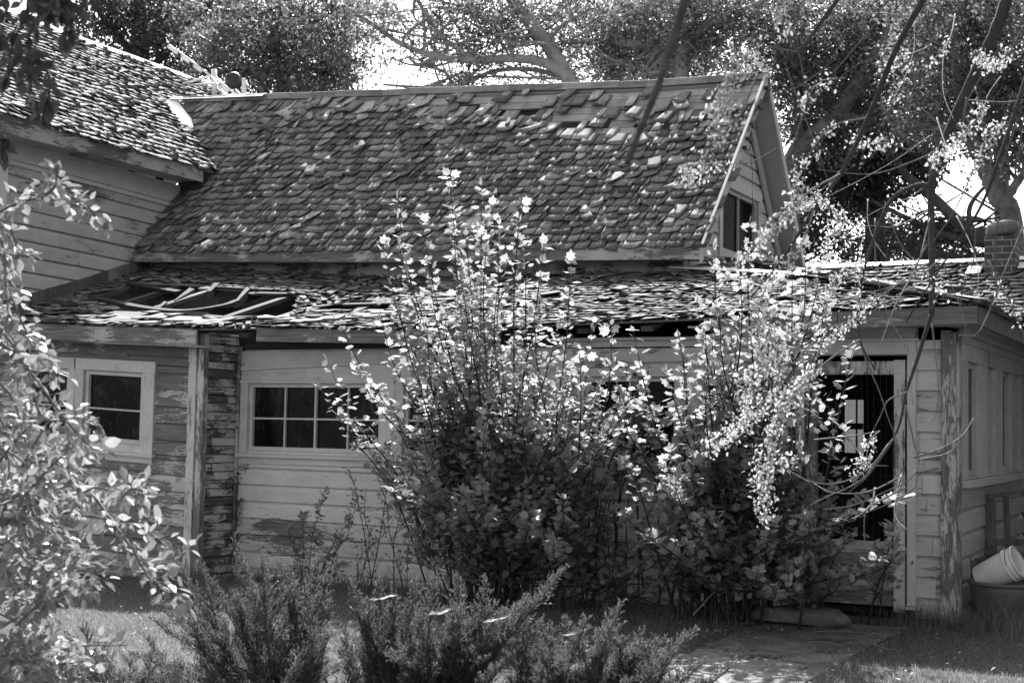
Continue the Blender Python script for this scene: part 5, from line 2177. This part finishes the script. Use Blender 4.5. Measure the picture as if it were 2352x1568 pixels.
tree('leafy_tree', 'thin leaved pale barked tree with a leaning trunk above the roof ridge', gb(1330, 21),
     [([gb(1345, 21), px(1345, 400, 21), px(1318, 220, 21), px(1300, 170, 21), px(1262, 110, 21), px(1225, 60, 21), px(1180, 5, 21), px(1150, -40, 21)], .15, .10),
      ([px(1300, 172, 21), px(1250, 145, 20.8), px(1180, 135, 20.5), px(1090, 138, 20.2), px(1000, 130, 20), px(920, 100, 20), px(860, 60, 19.8), px(800, 20, 19.8)], .10, .03),
      ([px(1300, 180, 21), px(1220, 160, 21), px(1130, 165, 20.6), px(1060, 195, 20.4), px(960, 200, 20.4), px(880, 195, 20.2)], .05, .02),
      ([px(1090, 138, 20.2), px(1020, 90, 20), px(970, 20, 20), px(930, -40, 20)], .045, .02), ([px(1180, 135, 20.5), px(1160, 90, 20.4), px(1120, 30, 20.3)], .04, .015), ([px(1000, 130, 20), px(950, 150, 20), px(890, 130, 20)], .03, .012),
      ([px(1250, 100, 21), px(1290, 60, 21), px(1360, 20, 21)], .05, .02)],
     [blob(1000, 60, 20.5, 170, 70, .8), blob(1150, 60, 21, 160, 80, 1.1), blob(1250, 30, 21.5, 140, 60, 1.2), blob(1080, 180, 20.6, 160, 30, .7), blob(900, 120, 20.2, 70, 60, .35), blob(1250, 170, 22, 120, 40, .8), blob(850, 20, 20, 60, 40, .5)], 'leaf_bg', .075, 8600, 'bark_pale', sub=55, hollow=.2, clump=.3, bare=26)
tree('leafy_tree', 'pale barked upright tree behind the right end of the ridge', gb(1570, 22),
     [([gb(1570, 22), px(1566, 300, 22), px(1565, 140, 22), px(1580, 40, 22), px(1590, -40, 22)], .16, .11),
      ([px(1565, 130, 22), px(1500, 108, 21.8), px(1440, 100, 21.6), px(1380, 95, 21.5), px(1290, 98, 21.4)], .10, .04), ([px(1570, 100, 22), px(1640, 50, 21.8), px(1720, 20, 21.6), px(1790, -20, 21.5)], .09, .04),
      ([px(1440, 100, 21.6), px(1400, 60, 21.6), px(1370, 10, 21.6)], .05, .02), ([px(1560, 160, 22), px(1480, 170, 21.5), px(1400, 200, 21.4)], .04, .015), ([px(1500, 108, 21.8), px(1450, 140, 21.7), px(1390, 150, 21.6)], .04, .015)],
     [blob(1480, 40, 22, 160, 70, 1.3), blob(1620, 70, 22.3, 120, 80, 1.2), blob(1400, 140, 22, 120, 50, 1), blob(1700, 40, 22, 110, 70, 1.1), blob(1500, 150, 22.8, 100, 40, .9)], 'leaf_bg', .075, 12500, 'bark_pale', sub=60, hollow=.2, clump=.3, bare=22)
tree('conifer_tree', 'black looking evergreen showing through behind the pale barked trees', gb(1520, 27),
     [([gb(1530, 27), px(1530, 300, 27), px(1530, -60, 27)], .25, .1)], [blob(1530, 30, 27, 90, 110), blob(1500, 140, 27, 100, 60)], 'conifer', .10, 9000, sub=110)
tree('leafy_tree', 'dense shimmering tree right of the gable peak', gb(1830, 23),
     [([gb(1840, 23), px(1815, 500, 23), px(1825, 360, 23), px(1900, 285, 22.5), px(1990, 170, 22.3), px(2060, 50, 22), px(2090, -40, 22)], .2, .09),
      ([px(1840, 350, 23), px(1830, 200, 23), px(1800, 100, 23), px(1790, -20, 23)], .12, .05), ([px(1990, 170, 22.3), px(2100, 120, 22), px(2200, 110, 21.8)], .07, .03), ([px(1900, 285, 22.5), px(2000, 260, 22.4), px(2100, 200, 22)], .05, .02)],
     [blob(1800, 110, 23, 110, 130, 1.2), blob(1950, 130, 23, 150, 130, 1.3), blob(2080, 60, 22.6, 140, 90, 1.1), blob(1850, 260, 23, 90, 90, 1.1), blob(2010, 260, 23.4, 110, 80, 1.1)], 'leaf_bg', .08, 26000, 'bark_mid', hollow=.3, clump=.34, bare=22)
tree('conifer_tree', 'dark evergreen filling the space beside the gable eave', gb(2000, 25),
     [([gb(2010, 25), px(2010, 500, 25), px(2010, 250, 25)], .25, .12), ([px(2010, 420, 25), px(1900, 360, 25), px(1850, 350, 25)], .07, .03)],
     [blob(1990, 380, 25, 160, 80, 1.3), blob(1900, 440, 25, 70, 110, 1.1), blob(2060, 330, 25, 110, 60, 1), blob(1880, 560, 25, 60, 60, .9)], 'conifer', .10, 16000, sub=110)
tree('leafy_tree', 'airy tree with a thick leaning trunk behind the chimney', gb(2320, 20),
     [([gb(2350, 20), px(2330, 560, 20), px(2290, 450, 20), px(2245, 340, 20), px(2220, 260, 20), px(2200, 150, 20), px(2210, 0, 20)], .15, .08),
      ([px(2300, 470, 20), px(2352, 400, 20), px(2400, 360, 20)], .08, .03), ([px(2245, 340, 20), px(2180, 300, 19.8), px(2100, 280, 19.6)], .06, .02)],
     [blob(2200, 120, 20.5, 130, 110, 1), blob(2310, 180, 20.5, 110, 140, 1), blob(2150, 260, 20.5, 100, 60, .7), blob(2330, 330, 20.4, 70, 80, .7), blob(2250, 20, 20.5, 150, 60, 1)], 'leaf_bg', .075, 18000, 'bark_mid', sub=60, hollow=.2, clump=.3, bare=22)
tree('fallen_tree', 'tangle of bare dark limbs leaning over the rear roof', gb(2290, 24),
     [([gb(2420, 24), px(2352, 600, 24), px(2230, 535, 24), px(2150, 460, 24), px(2080, 400, 24), px(2040, 330, 24)], .16, .05), ([px(2260, 555, 24), px(2170, 540, 24), px(2080, 500, 24), px(2000, 460, 24)], .08, .03), ([px(2230, 535, 24), px(2230, 470, 24), px(2290, 400, 24)], .06, .02),
      ([px(2300, 580, 24), px(2210, 590, 24), px(2120, 570, 24), px(2030, 560, 24)], .06, .02)] + [([px(random.uniform(2080, 2330), random.uniform(480, 600), 24), px(random.uniform(2080, 2330), random.uniform(470, 600), 24.3), px(random.uniform(2060, 2340), random.uniform(430, 600), 24)], .03, .012) for _ in range(16)],
     [blob(2100, 560, 24.5, 80, 40, .7), blob(2220, 590, 25, 90, 25, .6), blob(2010, 560, 24.5, 50, 50, .6)], 'leaf_bg_dark', .07, 2600, sub=45, clump=.3)
tree('conifer_tree', 'small dark bush rounded behind the rear roof ridge', gb(2140, 27),
     [([gb(2140, 27), px(2140, 640, 27), px(2140, 560, 27)], .1, .05)], [blob(2130, 580, 27, 55, 50, 1), blob(2050, 560, 27, 40, 40, .6)], 'conifer', .09, 3000, sub=90)
tree('leafy_tree', 'background tree filling the gap beyond the antenna tree', gb(800, 30),
     [([gb(790, 30), px(790, 200, 30), px(800, -40, 30)], .2, .1)], [blob(760, 60, 30, 70, 100), blob(720, 190, 30, 90, 40), blob(600, 40, 30, 150, 60)], 'leaf_bg_dark', .1, 7000)
tree('leafy_tree', 'background trees beyond the pale trunks seen through gaps', gb(1400, 31),
     [([gb(1420, 31), px(1420, 200, 31), px(1420, -50, 31)], .2, .1)], [blob(1400, 80, 31, 190, 90), blob(1640, 140, 31, 120, 70)], 'leaf_bg_dark', .1, 5500)
tree('leafy_tree', 'background tree at the right edge of the photograph', gb(2300, 30),
     [([gb(2300, 30), px(2300, 400, 30), px(2290, -40, 30)], .2, .1)], [blob(2290, 60, 30, 120, 130), blob(2130, 160, 30, 120, 130), blob(1950, 40, 30, 150, 90)], 'leaf_bg', .1, 11000)

# low weeds and hill far behind
V, Fc = [], []
for j in range(12):
    for i in range(60):
        x = -75 + i * 2.2
        y = 70 + j * 6
        ridge_h = 13.2 + 1.6 * math.sin(x * .09 + .5) + .7 * math.sin(x * .31)
        V.append((x, y, -.5 + ridge_h * math.sin(min(1, j / 7) * math.pi / 2) + .3 * math.sin(x * .7 + j)))
for j in range(11):
    for i in range(59):
        a = j * 60 + i
        Fc.append((a, a + 1, a + 61, a + 60))
tag(np_mesh('hill', V, Fc, 'hill', smooth=True), kind='structure')

# ------------------------------------------------------------------ aerial on the tall roof
an = thing('television_antenna', 'fallen white rod antenna leaning on the tall roof beside the ridge', 'antenna', px(492, 215, 17.6))
mb = MB()
mb.tube([px(492, 218, 17.6), px(492, 160, 17.6)], .045, .045, 10)
mb.build('mast', 'alu', an, smooth=True)
mb = MB()
a, b = np.array(px(383, 103, 17.1)), np.array(px(558, 235, 17.4))
for f0, f1 in ((.0, .17), (.19, .33), (.35, .5), (.6, .68), (.70, .84), (.86, 1)):
    mb.tube([a + (b - a) * f0, a + (b - a) * f1], .033, .033, 8)
mb.build('boom', 'white_metal', an, smooth=True)
for f in (.0, .18, .34, .50, .69, .85):
    mb = MB()
    mb.tube([a + (b - a) * (f - .015), a + (b - a) * (f + .018)], .05, .05, 8)
    mb.build('clamp', 'black', an, smooth=True)
for q in (((420, 193), (484, 175)), ((430, 197), (515, 190)), ((410, 118), (484, 175)), ((484, 175), (525, 232)), ((486, 231), (536, 218)), ((500, 185), (545, 220)), ((540, 206), (572, 238))):
    mb = MB()
    mb.tube([px(*q[0], 17.0), px(*q[1], 17.1)], .017, .017, 6)
    mb.build('element', 'white_metal', an, smooth=True)
fx = thing('roof_horn', 'dark round fitting with a knob ended rod behind the antenna', 'horn', px(565, 235, 18.2))
mb = MB()
c = np.array(px(538, 184, 18.2))
vx = norm(np.array(px(520, 172, 17.6)) - c)
mb.tube([c + vx * .02, c + vx * .06, c + vx * .10], .13, .11, 14)
mb.tube([c, c - vx * .1], .15, .13, 14)
mb.build('body', 'black', fx, smooth=False)
mb = MB()
mb.tube([c, px(506, 167, 17.9)], .014, .014, 6)
mb.build('rod', 'black', fx)
mb = MB()
k = np.array(px(503, 165, 17.9))
mb.lathe([(.001, -.065), (.045, -.05), (.065, 0), (.045, .05), (.001, .065)], 12, np.array([[1, 0, 0, k[0]], [0, 1, 0, k[1]], [0, 0, 1, k[2]], [0, 0, 0, 1]], float))
mb.build('knob', 'black', fx, smooth=True)
mb = MB()
mb.tube([px(560, 240, 18.2), px(560, 180, 18.2)], .035, .035, 8)
mb.build('post', 'alu', fx)

# ------------------------------------------------------------------ things by the right-hand wall
ty = 12.15
tc = (at_y(2308, 1335, ty)[0] + .02, ty)
tub = thing('plastic_tub', 'wide dark plastic tub on the grass beside the corner post', 'tub', (tc[0], tc[1], 0))
T = np.array([[1, 0, 0, tc[0]], [0, 1, 0, tc[1]], [0, 0, 1, 0.0], [0, 0, 0, 1]], float)
mb = MB()
mb.lathe([(.001, .012), (.24, .012), (.25, .02), (.285, .26), (.295, .32), (.287, .325), (.276, .30), (.24, .03), (.001, .025)], 40, T)
mb.build('body', 'grey_plastic', tub, smooth=True)
mb = MB()
mb.lathe([(.287, .305), (.305, .31), (.313, .325), (.305, .342), (.285, .342), (.28, .325)], 40, T)
mb.build('rim', 'grey_plastic', tub, smooth=True)
bk = thing('bucket', 'white plastic bucket lying tilted in the dark tub', 'bucket', (tc[0], tc[1] - .02, .30))
mth = np.array(at_y(2335, 1292, ty - .12))
btm = np.array(at_y(2246, 1330, ty - .06))
ax = norm(mth - btm)
sd = norm(np.cross(ax, (0, 0, 1)))
upv = np.cross(sd, ax)
Lb = .36
B = np.eye(4)
B[:3, 0], B[:3, 1], B[:3, 2] = sd, upv, ax
B[:3, 3] = mth - ax * Lb * .95
mb = MB()
mb.lathe([(.001, .0), (.095, .0), (.103, .01), (.128, Lb - .09), (.129, Lb), (.123, Lb), (.121, Lb - .05), (.098, .02), (.001, .015)], 32, B)
mb.build('body', 'white_plastic', bk, smooth=True)
mb = MB()
mb.lathe([(.130, Lb - .012), (.137, Lb - .01), (.138, Lb + .003), (.128, Lb + .006)], 32, B)
mb.lathe([(.128, Lb - .085), (.136, Lb - .082), (.136, Lb - .070), (.128, Lb - .066)], 32, B)
mb.lathe([(.128, Lb - .05), (.133, Lb - .048), (.133, Lb - .040), (.128, Lb - .037)], 32, B)
mb.build('rim', 'white_plastic', bk, smooth=True)
mb = MB()
hp = []
for k in range(13):
    th = math.pi * k / 12
    p = B @ np.array((.14 * math.cos(th), .14 * math.sin(th), Lb - .06 + .03 * math.sin(th), 1))
    hp.append(p[:3])
mb.tube(hp, .003, .003, 5)
mb.build('handle', 'wire', bk)
# planter trough behind
pl = thing('wooden_trough', 'dark wooden trough full of dead stalks behind the tub', 'trough', (-1.62, 12.95, 0))
mb = MB()
mb.box(-1.99, -1.2, 12.62, 12.66, .02, .44)
mb.box(-1.99, -1.2, 13.12, 13.16, .02, .46)
mb.box(-1.99, -1.95, 12.66, 13.12, .02, .45)
mb.box(-1.24, -1.2, 12.66, 13.12, .02, .45)
mb.box(-1.95, -1.24, 12.66, 13.12, .3, .33)
mb.build('box', 'grey_wood', pl, bevel=.004)
mb = MB()
mb.box(-2.01, -1.18, 12.60, 12.68, .442, .47)
mb.box(-2.01, -1.18, 13.10, 13.18, .462, .49)
mb.build('lip', 'grey_wood', pl, bevel=.004)
mb = MB()
for _ in range(60):
    p = np.array((random.uniform(-1.93, -1.26), random.uniform(12.68, 13.1), .33))
    mb.tube([p, p + (random.gauss(0, .04), random.gauss(0, .03), random.uniform(.08, .16)), p + (random.gauss(0, .12), random.gauss(0, .08), random.uniform(.15, .28))], .003, .001, 3)
mb.build('stalk', 'bark_twig', pl)
# old slatted frame leaning by the wall
fr_ = thing('wooden_stand', 'old rough wooden stand with splayed legs against the side wall', 'stand', (-1.68, 13.5, 0))
fy = 13.5
A_, B_ = np.array(at_y(2268, 1142, fy)), np.array(at_y(2400, 1118, fy))
mb = MB()
mb.beam(A_ + (-.02, 0, 0), B_, .30, .035, tone=.9)
mb.build('top', 'grey_wood', fr_, bevel=.006)
for off, w in ((.03, .09), (.17, .05), (.36, .07), (.52, .08)):
    mb = MB()
    p = A_ + norm(B_ - A_) * off
    mb.beam(p + (0, -.06, -.02), (p[0] + .03 + off * .1, fy - .1, .0), w, .04, (0, 1, 0))
    mb.build('leg', 'grey_wood', fr_, bevel=.004)
mb = MB()
mb.beam((A_[0] + .02, fy - .12, .55), (A_[0] + .7, fy - .12, .60), .03, .06)
mb.build('rail', 'grey_wood', fr_)
# step stone, sticks and dead twigs
def rock(name, label, c, r, seed, mat='stone'):
    R = np.random.default_rng(seed)
    V, Fc = [], []
    nu, nv = 18, 12
    ph = R.uniform(0, 6, 9)
    for j in range(nv + 1):
        for i in range(nu):
            th, la = 2 * math.pi * i / nu, math.pi * j / nv - math.pi / 2
            d = np.array((math.cos(la) * math.cos(th), math.cos(la) * math.sin(th), math.sin(la)))
            k = 1 + .12 * math.sin(3 * d[0] + ph[0] + 2 * d[1]) + .09 * math.sin(5 * d[1] + ph[1]) + .07 * math.sin(6 * d[2] + ph[2] + 3 * d[0]) + .04 * R.normal()
            e = np.sign(d) * np.abs(d) ** .62
            V.append(np.array(c) + e * k * np.array(r))
    for j in range(nv):
        for i in range(nu):
            a, b = j * nu + i, j * nu + (i + 1) % nu
            Fc.append((a, b, b + nu, a + nu))
    return tag(np_mesh(name, V, Fc, mat, smooth=False), label, 'stone')


sp_ = at_z(1835, 1415, .06)
rock('step_stone', 'long dark layered stone lying before the door sill', (sp_[0], sp_[1] + .1, .06), (.34, .16, .07), 4)
p = at_z(2030, 1455, 0)
for k, (x, y, l, an_, lab) in enumerate(((1945, 1450, .5, .1, 'thin curved stick on the path nearest the door'), (1990, 1480, .45, 2.7, 'pale forked stick in the middle of the path'), (1890, 1475, .3, .05, 'short straight stick lying left on the path'))):
    c = at_z(x, y, .02)
    c[2] = gz(c[0], c[1]) + .022
    d = np.array((math.cos(an_), math.sin(an_), 0))
    mb = MB()
    mb.tube(smooth_path([c - d * l / 2, c + (0, .05, .01), c + d * l / 2 + (0, .02, .0)]), .006, .003, 5, .5, 1, .3)
    mb.tube([c, c + d * l * .25 + (0, .09, .02)], .004, .002, 4)
    tag(mb.build('stick', 'bark_twig', None, smooth=True), lab, 'stick', 'sticks on the path')
c = at_y(1640, 1400, 10.6)
mb = MB()
mb.tube([at_y(1592, 1412, 10.3), at_y(1625, 1375, 10.5), at_y(1660, 1340, 10.7)], .006, .004, 5)
tag(mb.build('stick', 'bark_twig', None, smooth=True), 'straight thin stick leaning in the dark before the wall', 'stick', 'sticks leaning by the wall')
# fallen leaves on path and lawn
P, O = [], []
for _ in range(700):
    x, y = random.choice((random.uniform(-9, -1), random.uniform(-3.6, -2.2))), random.uniform(6.5, 11.4)
    P.append((x, y, gz(x, y) + (.02 if on_path(np.array([x]), np.array([y]))[0] else .045)))
    O.append((random.gauss(0, 1), random.gauss(0, 1), .05))
o = leaves('fallen_leaf', P, O, .032, 'drygrass', 'curl', 2.0, .25)
tag(o, 'scattered fallen leaves on lawn and path', 'leaves', kind='stuff')

# ------------------------------------------------------------------ light
SUN = np.array((-.40, .78, 1.0))
SUN /= np.linalg.norm(SUN)
EL = math.asin(SUN[2])
AZ = math.atan2(SUN[0], SUN[1])
w = bpy.data.worlds.new('World')
sc.world = w
w.use_nodes = True
nt = w.node_tree
nt.nodes.clear()
sky = nt.nodes.new('ShaderNodeTexSky')
sky.sky_type = 'NISHITA'
sky.sun_disc = False
sky.sun_elevation = EL
sky.sun_rotation = AZ
sky.dust_density = 2.5
bw = nt.nodes.new('ShaderNodeRGBToBW')
bg = nt.nodes.new('ShaderNodeBackground')
ow = nt.nodes.new('ShaderNodeOutputWorld')
nt.links.new(sky.outputs[0], bw.inputs[0])
nt.links.new(bw.outputs[0], bg.inputs['Color'])
bg.inputs['Strength'].default_value = 0.115
nt.links.new(bg.outputs[0], ow.inputs['Surface'])
sl = bpy.data.lights.new('sun', 'SUN')
sl.energy = 3.9
sl.angle = math.radians(0.55)
so = bpy.data.objects.new('sun', sl)
from mathutils import Vector
so.rotation_euler = Vector(tuple(-SUN)).to_track_quat('-Z', 'Y').to_euler()
so.location = (-8, 20, 25)
COL.objects.link(so)

vs = sc.view_settings
vs.view_transform = 'Standard'
vs.look = 'None'
vs.gamma = 1.0
vs.use_curve_mapping = False
vs.exposure = 1.85
sc.render.film_transparent = False
sc.cycles.max_bounces = 6
sc.cycles.diffuse_bounces = 3
sc.cycles.transmission_bounces = 4
sc.cycles.transparent_max_bounces = 6
sc.cycles.caustics_reflective = False
sc.cycles.caustics_refractive = False
sc.cycles.use_denoising = True
for o in list(bpy.data.objects):
    if '_base' in o:
        del o['_base']
